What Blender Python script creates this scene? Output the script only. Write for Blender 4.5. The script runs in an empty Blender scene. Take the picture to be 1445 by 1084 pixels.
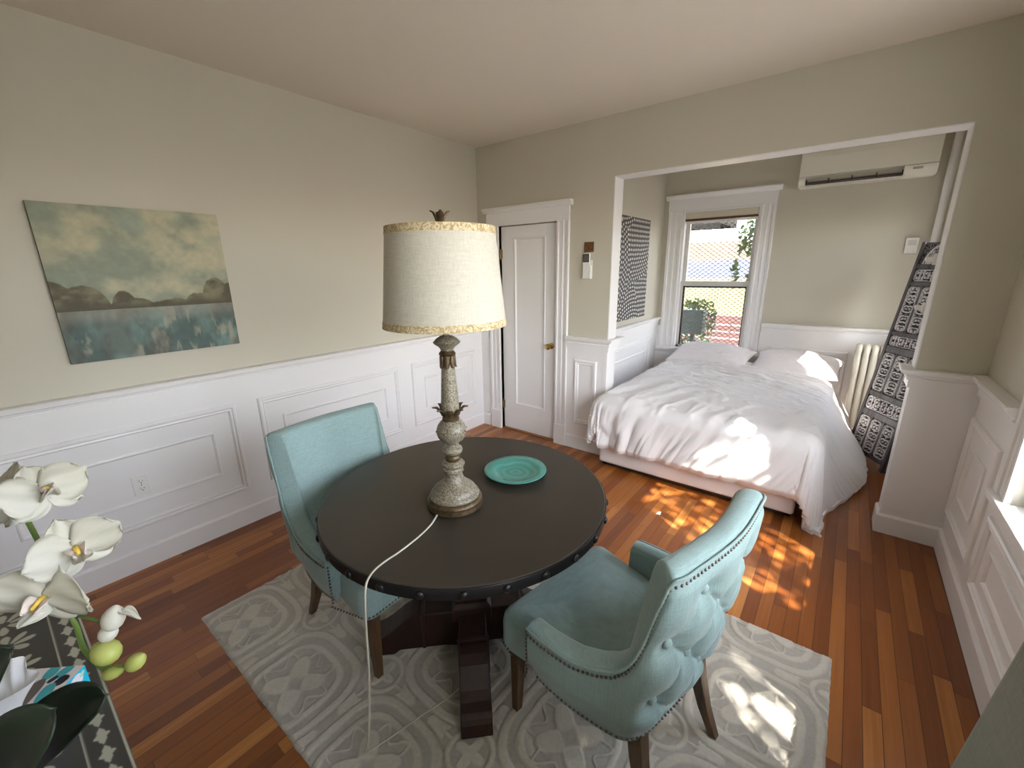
import bpy, bmesh, math, random
import numpy as np
from mathutils import Vector, Matrix
random.seed(7); rng = np.random.default_rng(11)
PI = math.pi
C = bpy.context.scene.collection

# ------------------------------------------------------------------ mesh helpers
class MB:
    def __init__(s): s.v = []; s.f = []
    def add(s, vs, fs):
        n = len(s.v); s.v += [tuple(float(c) for c in p) for p in vs]; s.f += [tuple(i + n for i in f) for f in fs]; return s
    def box(s, x0, x1, y0, y1, z0, z1, M=None):
        vs = [(x, y, z) for z in (z0, z1) for y in (y0, y1) for x in (x0, x1)]
        if M is not None: vs = [M @ Vector(p) for p in vs]
        return s.add(vs, [(0, 2, 3, 1), (4, 5, 7, 6), (0, 1, 5, 4), (2, 6, 7, 3), (0, 4, 6, 2), (1, 3, 7, 5)])
    def prism(s, poly, axis, a, b):
        """extrude a 2-D polygon along axis from a to b; other two coords in xyz order"""
        def P(q, t):
            return {'x': (t, q[0], q[1]), 'y': (q[0], t, q[1]), 'z': (q[0], q[1], t)}[axis]
        n = len(poly)
        vs = [P(q, a) for q in poly] + [P(q, b) for q in poly]
        return s.add(vs, [tuple(range(n))[::-1], tuple(range(n, 2 * n))] + [(i, (i + 1) % n, n + (i + 1) % n, n + i) for i in range(n)])
    def tube(s, pts, rad, n=10, cap=True, sq=(1, 1)):
        pts = [Vector(p) for p in pts]; m = len(pts)
        if not hasattr(rad, '__len__'): rad = [rad] * m
        T0 = (pts[1] - pts[0]).normalized()
        up = Vector((0, 0, 1)) if abs(T0.z) < .9 else Vector((1, 0, 0))
        N = (up - T0 * up.dot(T0)).normalized(); vs = []; fs = []
        for i, p in enumerate(pts):
            T = (pts[min(i + 1, m - 1)] - pts[max(i - 1, 0)]).normalized()
            N = (N - T * N.dot(T)).normalized(); B = T.cross(N)
            for k in range(n):
                a = 2 * PI * k / n; vs.append(p + (N * math.cos(a) * sq[0] + B * math.sin(a) * sq[1]) * rad[i])
        for i in range(m - 1):
            for k in range(n):
                fs.append((i * n + k, i * n + (k + 1) % n, (i + 1) * n + (k + 1) % n, (i + 1) * n + k))
        if cap: fs += [tuple(range(n))[::-1], tuple(range((m - 1) * n, m * n))]
        return s.add(vs, fs)
    def lathe(s, prof, c=(0, 0, 0), n=40, cap=True):
        vs = []; fs = []; m = len(prof)
        for r, z in prof:
            for k in range(n):
                a = 2 * PI * k / n; vs.append((c[0] + r * math.cos(a), c[1] + r * math.sin(a), c[2] + z))
        for i in range(m - 1):
            for k in range(n):
                fs.append((i * n + k, i * n + (k + 1) % n, (i + 1) * n + (k + 1) % n, (i + 1) * n + k))
        if cap: fs += [tuple(range(n))[::-1], tuple(range((m - 1) * n, m * n))]
        return s.add(vs, fs)
    def frame(s, O, U, V, N, u0, u1, v0, v1, prof):
        """mitred picture-frame moulding; prof = [(inset, height)] from outer edge"""
        O, U, V, N = Vector(O), Vector(U), Vector(V), Vector(N); vs = []; m = len(prof)
        for (a, b, sa, sb) in ((u0, v0, 1, 1), (u1, v0, -1, 1), (u1, v1, -1, -1), (u0, v1, 1, -1)):
            for (w, h) in prof: vs.append(O + U * (a + sa * w) + V * (b + sb * w) + N * h)
        fs = []
        for k in range(4):
            k2 = (k + 1) % 4
            for j in range(m):
                j2 = (j + 1) % m; fs.append((k * m + j, k * m + j2, k2 * m + j2, k2 * m + j))
        return s.add(vs, fs)
    def sweep(s, prof, pts, closed=False):
        """profile [(out,z)] swept along a horizontal polyline [(x,y)]; 'out' is to the right of travel, mitred"""
        n = len(pts); m = len(prof); vs = []; fs = []
        for i, p in enumerate(pts):
            p = Vector(p)
            d1 = (p - Vector(pts[i - 1])).normalized() if i > 0 else (Vector(pts[1]) - p).normalized()
            d2 = (Vector(pts[i + 1]) - p).normalized() if i < n - 1 else d1
            n1 = Vector((d1.y, -d1.x)); n2 = Vector((d2.y, -d2.x)); k = (n1 + n2) / (1 + n1.dot(n2))
            for (o, z) in prof: q = p + k * o; vs.append((q.x, q.y, z))
        for i in range(n - 1):
            for j in range(m):
                j2 = (j + 1) % m; fs.append((i * m + j, i * m + j2, (i + 1) * m + j2, (i + 1) * m + j))
        fs += [tuple(range(m))[::-1], tuple(range((n - 1) * m, n * m))]
        return s.add(vs, fs)
    def grid(s, P, wu=False, wv=False):
        nu, nv = P.shape[:2]; vs = P.reshape(-1, 3).tolist(); fs = []
        for i in range(nu if wu else nu - 1):
            for j in range(nv if wv else nv - 1):
                a, b = (i + 1) % nu, (j + 1) % nv
                fs.append((i * nv + j, a * nv + j, a * nv + b, i * nv + b))
        return s.add(vs, fs)
    def build(s, name, mat, parent=None, smooth=False, bevel=0, seg=2, sub=0, solid=0, recalc=True, angle=None):
        me = bpy.data.meshes.new(name); me.from_pydata(s.v, [], s.f); me.update()
        if recalc:
            bm = bmesh.new(); bm.from_mesh(me); bmesh.ops.recalc_face_normals(bm, faces=bm.faces); bm.to_mesh(me); bm.free()
        if smooth:
            me.polygons.foreach_set('use_smooth', [True] * len(me.polygons))
            if angle:
                try: me.set_sharp_from_angle(angle=math.radians(angle))
                except Exception: pass
        o = bpy.data.objects.new(name, me); C.objects.link(o); me.materials.append(mat)
        if parent: o.parent = parent
        if solid:
            m = o.modifiers.new('s', 'SOLIDIFY'); m.thickness = solid; m.offset = 0
        if bevel:
            m = o.modifiers.new('b', 'BEVEL'); m.width = bevel; m.segments = seg; m.limit_method = 'ANGLE'; m.angle_limit = math.radians(35)
        if sub:
            m = o.modifiers.new('u', 'SUBSURF'); m.levels = m.render_levels = sub
        return o

def tag(o, label, cat, group=None, kind=None):
    if label: o['label'] = label
    if cat: o['category'] = cat
    if group: o['group'] = group
    if kind: o['kind'] = kind
    return o
def lab(o, label): o['label'] = label; return o
def struct(o): o['kind'] = 'structure'; return o
def thing(name, label, cat, loc=(0, 0, 0), rz=0, group=None):
    o = bpy.data.objects.new(name, None); C.objects.link(o); o.location = loc; o.rotation_euler = (0, 0, rz)
    o.empty_display_size = .05
    return tag(o, label, cat, group)
def emp(name, loc=(0, 0, 0)):
    o = bpy.data.objects.new(name, None); C.objects.link(o); o.location = loc; o['kind'] = 'structure'; return o
def copy_thing(root, loc, rz, label=None, group=None):
    r = root.copy(); C.objects.link(r); r.location = loc; r.rotation_euler = (0, 0, rz)
    if label: r['label'] = label
    if group: r['group'] = group
    for ch in list(root.children):
        c = ch.copy(); C.objects.link(c); c.parent = r
        for g in list(ch.children):
            d = g.copy(); C.objects.link(d); d.parent = c
    return r
def set_colors(o, cols):
    a = o.data.color_attributes.new('Col', 'FLOAT_COLOR', 'POINT')
    c = np.ones((len(o.data.vertices), 4), dtype=np.float32); c[:, :cols.shape[-1]] = cols.reshape(-1, cols.shape[-1])
    a.data.foreach_set('color', c.ravel())

# ------------------------------------------------------------------ numpy noise
def vnoise(x, y, seed=0):
    x = np.asarray(x, float); y = np.asarray(y, float)
    xi = np.floor(x).astype(int); yi = np.floor(y).astype(int); fx = x - xi; fy = y - yi
    fx = fx * fx * (3 - 2 * fx); fy = fy * fy * (3 - 2 * fy)
    def h(a, b):
        n = (a * 374761393 + b * 668265263 + seed * 1442695041) & 0xffffffff
        n = ((n ^ (n >> 13)) * 1274126177) & 0xffffffff
        return ((n ^ (n >> 16)) & 0xffff) / 65535.0
    return (h(xi, yi) * (1 - fx) + h(xi + 1, yi) * fx) * (1 - fy) + (h(xi, yi + 1) * (1 - fx) + h(xi + 1, yi + 1) * fx) * fy
def fbm(x, y, seed=0, o=4):
    s = 0; a = .5; t = 0
    for k in range(o): s = s + a * vnoise(x * 2 ** k, y * 2 ** k, seed + k * 17); t += a; a *= .5
    return s / t
def sst(a, b, x):
    t = np.clip((x - a) / (b - a), 0, 1); return t * t * (3 - 2 * t)

# ------------------------------------------------------------------ materials
def new_mat(name):
    m = bpy.data.materials.new(name); m.use_nodes = True; nt = m.node_tree
    return m, nt, nt.nodes['Principled BSDF']
def mat(name, col, rough=.6, metal=0, bump=None, var=None, spec=.5, coat=0, sheen=0, sss=0, emis=None):
    """bump=(scale,strength[,distance]); var=(scale,amount)"""
    m, nt, b = new_mat(name); N = nt.nodes; L = nt.links
    b.inputs['Base Color'].default_value = (*col, 1); b.inputs['Roughness'].default_value = rough
    b.inputs['Metallic'].default_value = metal; b.inputs['Specular IOR Level'].default_value = spec
    b.inputs['Coat Weight'].default_value = coat; b.inputs['Sheen Weight'].default_value = sheen
    tc = N.new('ShaderNodeTexCoord')
    if var:
        n = N.new('ShaderNodeTexNoise'); n.inputs['Scale'].default_value = var[0]; n.inputs['Detail'].default_value = 4
        L.new(tc.outputs['Object'], n.inputs['Vector'])
        r = N.new('ShaderNodeMapRange'); r.inputs['From Min'].default_value = .3; r.inputs['From Max'].default_value = .7
        r.inputs['To Min'].default_value = 1 - var[1]; r.inputs['To Max'].default_value = 1 + var[1] * .6
        L.new(n.outputs['Fac'], r.inputs['Value'])
        x = N.new('ShaderNodeVectorMath'); x.operation = 'SCALE'; x.inputs[0].default_value = col
        L.new(r.outputs['Result'], x.inputs['Scale']); L.new(x.outputs['Vector'], b.inputs['Base Color'])
    if bump:
        n = N.new('ShaderNodeTexNoise'); n.inputs['Scale'].default_value = bump[0]; n.inputs['Detail'].default_value = 5
        L.new(tc.outputs['Object'], n.inputs['Vector'])
        bp = N.new('ShaderNodeBump'); bp.inputs['Strength'].default_value = bump[1]; bp.inputs['Distance'].default_value = bump[2] if len(bump) > 2 else .01
        L.new(n.outputs['Fac'], bp.inputs['Height']); L.new(bp.outputs['Normal'], b.inputs['Normal'])
    return m
def mat_attr(name, rough=.8, bump=None, spec=.3, sheen=0):
    m = mat(name, (1, 1, 1), rough, bump=bump, spec=spec, sheen=sheen); nt = m.node_tree
    a = nt.nodes.new('ShaderNodeAttribute'); a.attribute_name = 'Col'
    nt.links.new(a.outputs['Color'], nt.nodes['Principled BSDF'].inputs['Base Color']); return m
def math_node(nt, op, a, b=None, c=None):
    n = nt.nodes.new('ShaderNodeMath'); n.operation = op
    for i, x in enumerate((a, b, c)):
        if x is None: continue
        if isinstance(x, (int, float)): n.inputs[i].default_value = x
        else: nt.links.new(x, n.inputs[i])
    return n.outputs[0]

def floor_material():
    m, nt, b = new_mat('oak strip floor'); N = nt.nodes; L = nt.links
    tc = N.new('ShaderNodeTexCoord'); sp = N.new('ShaderNodeSeparateXYZ'); L.new(tc.outputs['Object'], sp.inputs[0])
    X, Y = sp.outputs['X'], sp.outputs['Y']; W = .0572; LEN = .78
    rx = math_node(nt, 'DIVIDE', X, W); row = math_node(nt, 'FLOOR', rx); fx = math_node(nt, 'FRACT', rx)
    wn = N.new('ShaderNodeTexWhiteNoise'); wn.noise_dimensions = '1D'; L.new(row, wn.inputs['W'])
    off = math_node(nt, 'MULTIPLY', wn.outputs['Value'], 7.3)
    # warp lengths a little so the boards differ
    ry = math_node(nt, 'ADD', math_node(nt, 'DIVIDE', Y, LEN), off)
    wob = math_node(nt, 'MULTIPLY', math_node(nt, 'SINE', math_node(nt, 'MULTIPLY', ry, 2.1)), .33)
    ry = math_node(nt, 'ADD', ry, wob)
    col = math_node(nt, 'FLOOR', ry); fy = math_node(nt, 'FRACT', ry)
    cb = N.new('ShaderNodeCombineXYZ'); L.new(row, cb.inputs[0]); L.new(col, cb.inputs[1])
    w2 = N.new('ShaderNodeTexWhiteNoise'); w2.noise_dimensions = '2D'; L.new(cb.outputs[0], w2.inputs['Vector'])
    # grain
    gv = N.new('ShaderNodeCombineXYZ')
    L.new(math_node(nt, 'MULTIPLY', X, 60), gv.inputs[0]); L.new(math_node(nt, 'MULTIPLY', Y, 2.6), gv.inputs[1]); L.new(math_node(nt, 'MULTIPLY', w2.outputs['Value'], 31), gv.inputs[2])
    g = N.new('ShaderNodeTexNoise'); g.inputs['Scale'].default_value = 1; g.inputs['Detail'].default_value = 5; g.inputs['Distortion'].default_value = .6
    L.new(gv.outputs[0], g.inputs['Vector'])
    mix = math_node(nt, 'ADD', math_node(nt, 'MULTIPLY', w2.outputs['Value'], .72), math_node(nt, 'MULTIPLY', g.outputs['Fac'], .42))
    cr = N.new('ShaderNodeValToRGB'); L.new(mix, cr.inputs['Fac']); e = cr.color_ramp.elements
    e[0].position = .12; e[0].color = (.15, .042, .010, 1); e[1].position = 1.0; e[1].color = (.50, .21, .055, 1)
    for p, c in ((.38, (.22, .065, .014, 1)), (.62, (.285, .092, .020, 1)), (.84, (.37, .135, .030, 1))):
        k = e.new(p); k.color = c
    def edge(f, w, scale):
        d = math_node(nt, 'MINIMUM', f, math_node(nt, 'SUBTRACT', 1, f)); d = math_node(nt, 'MULTIPLY', d, scale)
        return math_node(nt, 'LESS_THAN', d, w)
    gap = math_node(nt, 'MAXIMUM', edge(fx, .0009, W), edge(fy, .0009, LEN))
    mc = N.new('ShaderNodeMix'); mc.data_type = 'RGBA'; L.new(gap, mc.inputs['Factor']); L.new(cr.outputs[0], mc.inputs['A']); mc.inputs['B'].default_value = (.025, .008, .004, 1)
    L.new(mc.outputs['Result'], b.inputs['Base Color'])
    b.inputs['Roughness'].default_value = .3
    b.inputs['Specular IOR Level'].default_value = .5
    hgt = math_node(nt, 'ADD', math_node(nt, 'MULTIPLY', gap, -1), math_node(nt, 'MULTIPLY', g.outputs['Fac'], .12))
    n3 = N.new('ShaderNodeTexNoise'); n3.inputs['Scale'].default_value = 9; L.new(tc.outputs['Object'], n3.inputs['Vector'])
    hgt = math_node(nt, 'ADD', hgt, math_node(nt, 'MULTIPLY', n3.outputs['Fac'], .5))
    bp = N.new('ShaderNodeBump'); bp.inputs['Strength'].default_value = .5; bp.inputs['Distance'].default_value = .0015
    L.new(hgt, bp.inputs['Height']); L.new(bp.outputs['Normal'], b.inputs['Normal'])
    return m
def linen_material(name, col, sc=1.0, bump=.35, axis='Z'):
    m, nt, b = new_mat(name); N = nt.nodes; L = nt.links
    tc = N.new('ShaderNodeTexCoord')
    def streak(s):
        mp = N.new('ShaderNodeMapping'); mp.inputs['Scale'].default_value = s; L.new(tc.outputs['Object'], mp.inputs['Vector'])
        n = N.new('ShaderNodeTexNoise'); n.inputs['Scale'].default_value = 1; n.inputs['Detail'].default_value = 3; L.new(mp.outputs[0], n.inputs['Vector']); return n.outputs['Fac']
    a = streak((330 * sc, 330 * sc, 14 * sc)); c = streak((24 * sc, 24 * sc, 420 * sc))
    s = math_node(nt, 'ADD', a, c)
    r = N.new('ShaderNodeMapRange'); r.inputs['From Min'].default_value = .7; r.inputs['From Max'].default_value = 1.3
    r.inputs['To Min'].default_value = .86; r.inputs['To Max'].default_value = 1.12; L.new(s, r.inputs['Value'])
    x = N.new('ShaderNodeVectorMath'); x.operation = 'SCALE'; x.inputs[0].default_value = col
    L.new(r.outputs['Result'], x.inputs['Scale']); L.new(x.outputs['Vector'], b.inputs['Base Color'])
    b.inputs['Roughness'].default_value = .75; b.inputs['Sheen Weight'].default_value = .25; b.inputs['Sheen Roughness'].default_value = .4
    b.inputs['Specular IOR Level'].default_value = .35
    bp = N.new('ShaderNodeBump'); bp.inputs['Strength'].default_value = bump; bp.inputs['Distance'].default_value = .0012
    L.new(s, bp.inputs['Height']); L.new(bp.outputs['Normal'], b.inputs['Normal']); return m
def speckle_material():
    m, nt, b = new_mat('distressed cream over brown'); N = nt.nodes; L = nt.links
    tc = N.new('ShaderNodeTexCoord')
    n = N.new('ShaderNodeTexNoise'); n.inputs['Scale'].default_value = 170; n.inputs['Detail'].default_value = 4; n.inputs['Roughness'].default_value = .7
    L.new(tc.outputs['Object'], n.inputs['Vector'])
    cr = N.new('ShaderNodeValToRGB'); e = cr.color_ramp.elements; L.new(n.outputs['Fac'], cr.inputs['Fac'])
    e[0].position = .38; e[0].color = (.075, .052, .030, 1); e[1].position = .56; e[1].color = (.25, .225, .165, 1)
    k = e.new(.70); k.color = (.36, .335, .26, 1)
    L.new(cr.outputs[0], b.inputs['Base Color']); b.inputs['Roughness'].default_value = .38
    bp = N.new('ShaderNodeBump'); bp.inputs['Strength'].default_value = .3; bp.inputs['Distance'].default_value = .0008
    L.new(n.outputs['Fac'], bp.inputs['Height']); L.new(bp.outputs['Normal'], b.inputs['Normal']); return m
def band_material():
    m, nt, b = new_mat('patterned tan braid'); N = nt.nodes; L = nt.links
    tc = N.new('ShaderNodeTexCoord'); n = N.new('ShaderNodeTexNoise'); n.inputs['Scale'].default_value = 55; n.inputs['Distortion'].default_value = 2.5
    L.new(tc.outputs['Object'], n.inputs['Vector'])
    cr = N.new('ShaderNodeValToRGB'); e = cr.color_ramp.elements; L.new(n.outputs['Fac'], cr.inputs['Fac'])
    e[0].position = .44; e[0].color = (.35, .25, .12, 1); e[1].position = .54; e[1].color = (.58, .49, .31, 1)
    L.new(cr.outputs[0], b.inputs['Base Color']); b.inputs['Roughness'].default_value = .8; return m
def glass_material(name='window glass', tint=(1, 1, 1)):
    m, nt, b = new_mat(name); N = nt.nodes; L = nt.links; N.remove(b); out = N['Material Output']
    t = N.new('ShaderNodeBsdfTransparent'); t.inputs['Color'].default_value = (*tint, 1)
    g = N.new('ShaderNodeBsdfGlossy'); g.inputs['Roughness'].default_value = 0.02
    lw = N.new('ShaderNodeLayerWeight'); lw.inputs['Blend'].default_value = .5; mx = N.new('ShaderNodeMixShader')
    fq = math_node(nt, 'ADD', .04, math_node(nt, 'MULTIPLY', math_node(nt, 'POWER', lw.outputs['Facing'], 5), .7)); L.new(fq, mx.inputs[0]); L.new(t.outputs[0], mx.inputs[1]); L.new(g.outputs[0], mx.inputs[2]); L.new(mx.outputs[0], out.inputs['Surface']); return m
def wood_material(name, dark, light, rough=.4, sx=(40, 40, 3)):
    m, nt, b = new_mat(name); N = nt.nodes; L = nt.links
    tc = N.new('ShaderNodeTexCoord'); mp = N.new('ShaderNodeMapping'); mp.inputs['Scale'].default_value = sx; L.new(tc.outputs['Object'], mp.inputs['Vector'])
    n = N.new('ShaderNodeTexNoise'); n.inputs['Scale'].default_value = 1; n.inputs['Detail'].default_value = 4; n.inputs['Distortion'].default_value = .5; L.new(mp.outputs[0], n.inputs['Vector'])
    cr = N.new('ShaderNodeValToRGB'); e = cr.color_ramp.elements; L.new(n.outputs['Fac'], cr.inputs['Fac'])
    e[0].position = .3; e[0].color = (*dark, 1); e[1].position = .72; e[1].color = (*light, 1)
    L.new(cr.outputs[0], b.inputs['Base Color']); b.inputs['Roughness'].default_value = rough
    bp = N.new('ShaderNodeBump'); bp.inputs['Strength'].default_value = .15; bp.inputs['Distance'].default_value = .001
    L.new(n.outputs['Fac'], bp.inputs['Height']); L.new(bp.outputs['Normal'], b.inputs['Normal']); return m

def leaf_material(name, a, c, trans=.35, rough=.5):
    m, nt, b = new_mat(name); N = nt.nodes; L = nt.links
    tc = N.new('ShaderNodeTexCoord'); n = N.new('ShaderNodeTexNoise'); n.inputs['Scale'].default_value = 6; L.new(tc.outputs['Object'], n.inputs['Vector'])
    cr = N.new('ShaderNodeValToRGB'); e = cr.color_ramp.elements; L.new(n.outputs['Fac'], cr.inputs['Fac'])
    e[0].position = .35; e[0].color = (*a, 1); e[1].position = .65; e[1].color = (*c, 1)
    L.new(cr.outputs[0], b.inputs['Base Color']); b.inputs['Roughness'].default_value = rough
    out = N['Material Output']; t = N.new('ShaderNodeBsdfTranslucent'); L.new(cr.outputs[0], t.inputs['Color'])
    mx = N.new('ShaderNodeMixShader'); mx.inputs[0].default_value = trans; L.new(b.outputs[0], mx.inputs[1]); L.new(t.outputs[0], mx.inputs[2]); L.new(mx.outputs[0], out.inputs['Surface']); return m
def brick_material(name, c1, c2, mortar, scale=1.0, bw=.22, bh=.075):
    m, nt, b = new_mat(name); N = nt.nodes; L = nt.links
    tc = N.new('ShaderNodeTexCoord'); mp = N.new('ShaderNodeMapping'); L.new(tc.outputs['Object'], mp.inputs['Vector']); mp.inputs['Rotation'].default_value = (math.radians(90), 0, 0)
    br = N.new('ShaderNodeTexBrick'); br.inputs['Color1'].default_value = (*c1, 1); br.inputs['Color2'].default_value = (*c2, 1); br.inputs['Mortar'].default_value = (*mortar, 1)
    br.inputs['Scale'].default_value = 1; br.inputs['Brick Width'].default_value = bw; br.inputs['Row Height'].default_value = bh; br.inputs['Mortar Size'].default_value = .008
    L.new(mp.outputs[0], br.inputs['Vector']); L.new(br.outputs['Color'], b.inputs['Base Color']); b.inputs['Roughness'].default_value = .85; return m

M = {}
M['wall'] = mat('wall paint warm grey', (.55, .52, .43), .5, bump=(55, .05, .004))
M['trim'] = mat('white trim paint', (.80, .79, .785), .38, bump=(30, .03, .003))
M['ceil'] = mat('ceiling paint', (.74, .68, .59), .7, bump=(40, .05, .004))
M['floor'] = floor_material()
M['teal'] = linen_material('aqua linen', (.265, .375, .365), 1, .55)
M['teal_in'] = M['teal']
M['leg'] = wood_material('walnut leg wood', (.045, .024, .010), (.13, .070, .028), .42)
M['nail'] = mat('antique nickel nailhead', (.16, .13, .11), .3, 1)
M['tabletop'] = mat('bronze zinc tabletop', (.062, .052, .042), .28, .35, var=(3, .15), bump=(8, .02, .004))
M['tableband'] = mat('black iron band', (.022, .021, .021), .38, .6, bump=(70, .15, .002))
M['espresso'] = wood_material('espresso wood', (.012, .0045, .003), (.034, .012, .007), .5, (30, 30, 6))
M['cream'] = speckle_material(); M['bronze'] = mat('antique bronze lamp trim', (.105, .070, .035), .38, .55, var=(60, .5), bump=(90, .2, .002))
M['shade'] = linen_material('oatmeal linen shade', (.50, .47, .385), 1.3, .2); M['band'] = band_material()
M['cord'] = mat('clear lamp cord', (.62, .60, .50), .25, .1)
M['plate'] = None
M['duvet'] = mat('white cotton duvet', (.76, .74, .74), .8, bump=(260, .06, .002), sheen=.2)
M['sheet'] = mat('white cotton pillowcase', (.78, .75, .77), .8, bump=(40, .12, .004), sheen=.2)
M['skirt'] = mat('pale box spring cloth', (.72, .66, .63), .85)
M['metal_dark'] = mat('dark steel bed frame', (.05, .05, .05), .5, .7)
M['glass'] = glass_material()
M['sash'] = mat('window sash paint', (.62, .60, .55), .4); M['sashdark'] = mat('dark storm window aluminium', (.03, .03, .035), .4, .5)
M['brass'] = mat('polished brass', (.60, .42, .16), .25, 1)
M['blind'] = mat('cream roller blind', (.62, .57, .45), .8); M['brown'] = mat('brown hem bar', (.10, .045, .02), .6)
M['ac'] = mat('white air conditioner plastic', (.72, .69, .60), .35); M['black'] = mat('black vent interior', (.012, .011, .010), .6)
M['rad'] = mat('cream radiator enamel', (.66, .62, .52), .35, bump=(60, .08, .003))
M['plastic'] = mat('white plastic', (.78, .77, .74), .35); M['slot'] = mat('dark slots', (.03, .03, .03), .6)
M['screen_lcd'] = mat('grey lcd', (.10, .10, .09), .3)
M['corkbrown'] = mat('brown plate', (.14, .060, .018), .5, var=(40, .3))
M['petal'] = leaf_material('white orchid petal', (.62, .60, .49), (.68, .67, .60), .30, .55)
M['petalyellow'] = mat('orchid throat yellow', (.72, .50, .08), .5); M['petalpink'] = leaf_material('orchid lip pink', (.72, .60, .56), (.80, .74, .66), .2)
M['bud'] = leaf_material('green orchid bud', (.38, .42, .10), (.50, .52, .16), .2); M['stem'] = mat('green orchid stem', (.12, .20, .035), .5)
M['dleaf'] = mat('dark green orchid leaf', (.012, .025, .010), .42, var=(9, .3)); M['moss'] = mat('green moss', (.12, .13, .02), .9, bump=(90, 1, .01), var=(60, .6))
M['pot'] = mat('mauve pot', (.34, .24, .30), .4)
M['inlayb'] = None
M['beige'] = linen_material('grey beige upholstery', (.21, .195, .155), .8, .5)
M['darkwood'] = wood_material('dark chair wood', (.03, .015, .007), (.08, .04, .02), .45)

# ------------------------------------------------------------------ room shell
H = 2.74; W = 3.63; YB = 1.90; XA = 1.17; YF = -3.76; T = .15
XO1, XO2, ZO = 1.43, 3.348, 2.317
def S(mb, name, m, **k): return struct(mb.build(name, m, **k))
S(MB().box(-.15, W + .15, YF - .15, YB + .15, -.2, 0), 'floor', M['floor'])
S(MB().box(-.15, W + .15, YF - .15, YB + .15, H, H + .2), 'ceiling', M['ceil'])
S(MB().box(-.15, 0, YF, T, 0, H), 'wall_left', M['wall'])
DX0, DX1, DH = .268, .922, 2.03
b = MB().box(0, DX0, 0, T, 0, H).box(DX0, DX1, 0, T, DH, H).box(DX0, DX1, .09, T, 0, DH).box(DX1, XO1, 0, T, 0, H).box(XO1, XO2, 0, T, ZO, H).box(XO2, W, 0, T, 0, H)
S(b, 'wall_back', M['wall'])
S(MB().box(XA - .15, XA, T, YB, 0, H), 'wall_alcove_left', M['wall'])
WX0, WX1, WZ0, WZ1 = 1.385, 2.152, .70, 2.235
b = MB().box(XA - .15, WX0, YB, YB + .15, 0, H).box(WX1, W + .15, YB, YB + .15, 0, H).box(WX0, WX1, YB, YB + .15, 0, WZ0).box(WX0, WX1, YB, YB + .15, WZ1, H)
S(b, 'wall_alcove_back', M['wall'])
RW = [(-3.25, -1.98, .68, 2.30), (-1.62, -.83, .68, 2.25), (.80, 1.36, .78, 2.15)]   # windows in the right wall (y0,y1,z0,z1)
b = MB(); y = YF
for (a, c, z0, z1) in RW:
    b.box(W, W + .15, y, a, 0, H).box(W, W + .15, a, c, 0, z0).box(W, W + .15, a, c, z1, H); y = c
b.box(W, W + .15, y, YB, 0, H); S(b, 'wall_right', M['wall'])
S(MB().box(-.15, W + .15, YF - .15, YF, 0, H), 'wall_front', M['wall'])

# --- trim profiles
RAIL = [(0, .948), (.024, .948), (.024, .994), (.034, .996), (.034, 1.004), (.028, 1.008), (.034, 1.022), (.046, 1.029), (.052, 1.029), (.052, 1.035), (.064, 1.038), (.066, 1.050), (.060, 1.056), (0, 1.056)]
BASE = [(0, 0), (.022, 0), (.022, .114), (.016, .122), (.009, .126), (0, .126)]
# travel so that "right of travel" faces the room
S(MB().sweep(RAIL, [(0, YF), (0, 0), (.115, 0)]), 'trim_1', M['trim'])                     # chair rail, left wall
S(MB().sweep(BASE, [(0, YF), (0, 0), (.115, 0)]), 'baseboard_left', M['trim'])
S(MB().sweep(RAIL, [(1.052, 0), (XO1 + .0, 0), (XO1 + .0, T), (XA, T), (XA, YB)]), 'trim_2', M['trim'])
S(MB().sweep(BASE, [(1.052, 0), (XO1, 0), (XO1, T), (XA, T), (XA, YB), (W, YB)]), 'baseboard_back', M['trim'])
S(MB().sweep(RAIL, [(2.30, YB), (W, YB)]), 'trim_3', M['trim'])
S(MB().sweep(RAIL, [(XO2, T), (XO2, 0), (W, 0), (W, -.70)]), 'trim_4', M['trim'])
S(MB().sweep(BASE, [(XO2, T), (XO2, 0), (W, 0), (W, YF)]), 'baseboard_right', M['trim'])
PO = [(0, 0), (.003, .010), (.010, .016), (.020, .016), (.026, .009), (.036, .012), (.043, .005), (.045, 0)]
PI_ = [(0, 0), (.002, .008), (.010, .011), (.018, .006), (.022, 0)]
def panels(name, O, U, N, rects, z0=.245, z1=.838, iz=(.395, .692), inner=True, sheet=None):
    b = MB()
    for (a, c) in rects:
        b.frame(O, U, (0, 0, 1), N, a, c, z0, z1, PO)
        if inner and c - a > .4: b.frame(O, U, (0, 0, 1), N, a + .145, c - .135, iz[0], iz[1], PI_)
    o = S(b, name, M['trim'], bevel=0); return o
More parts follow.
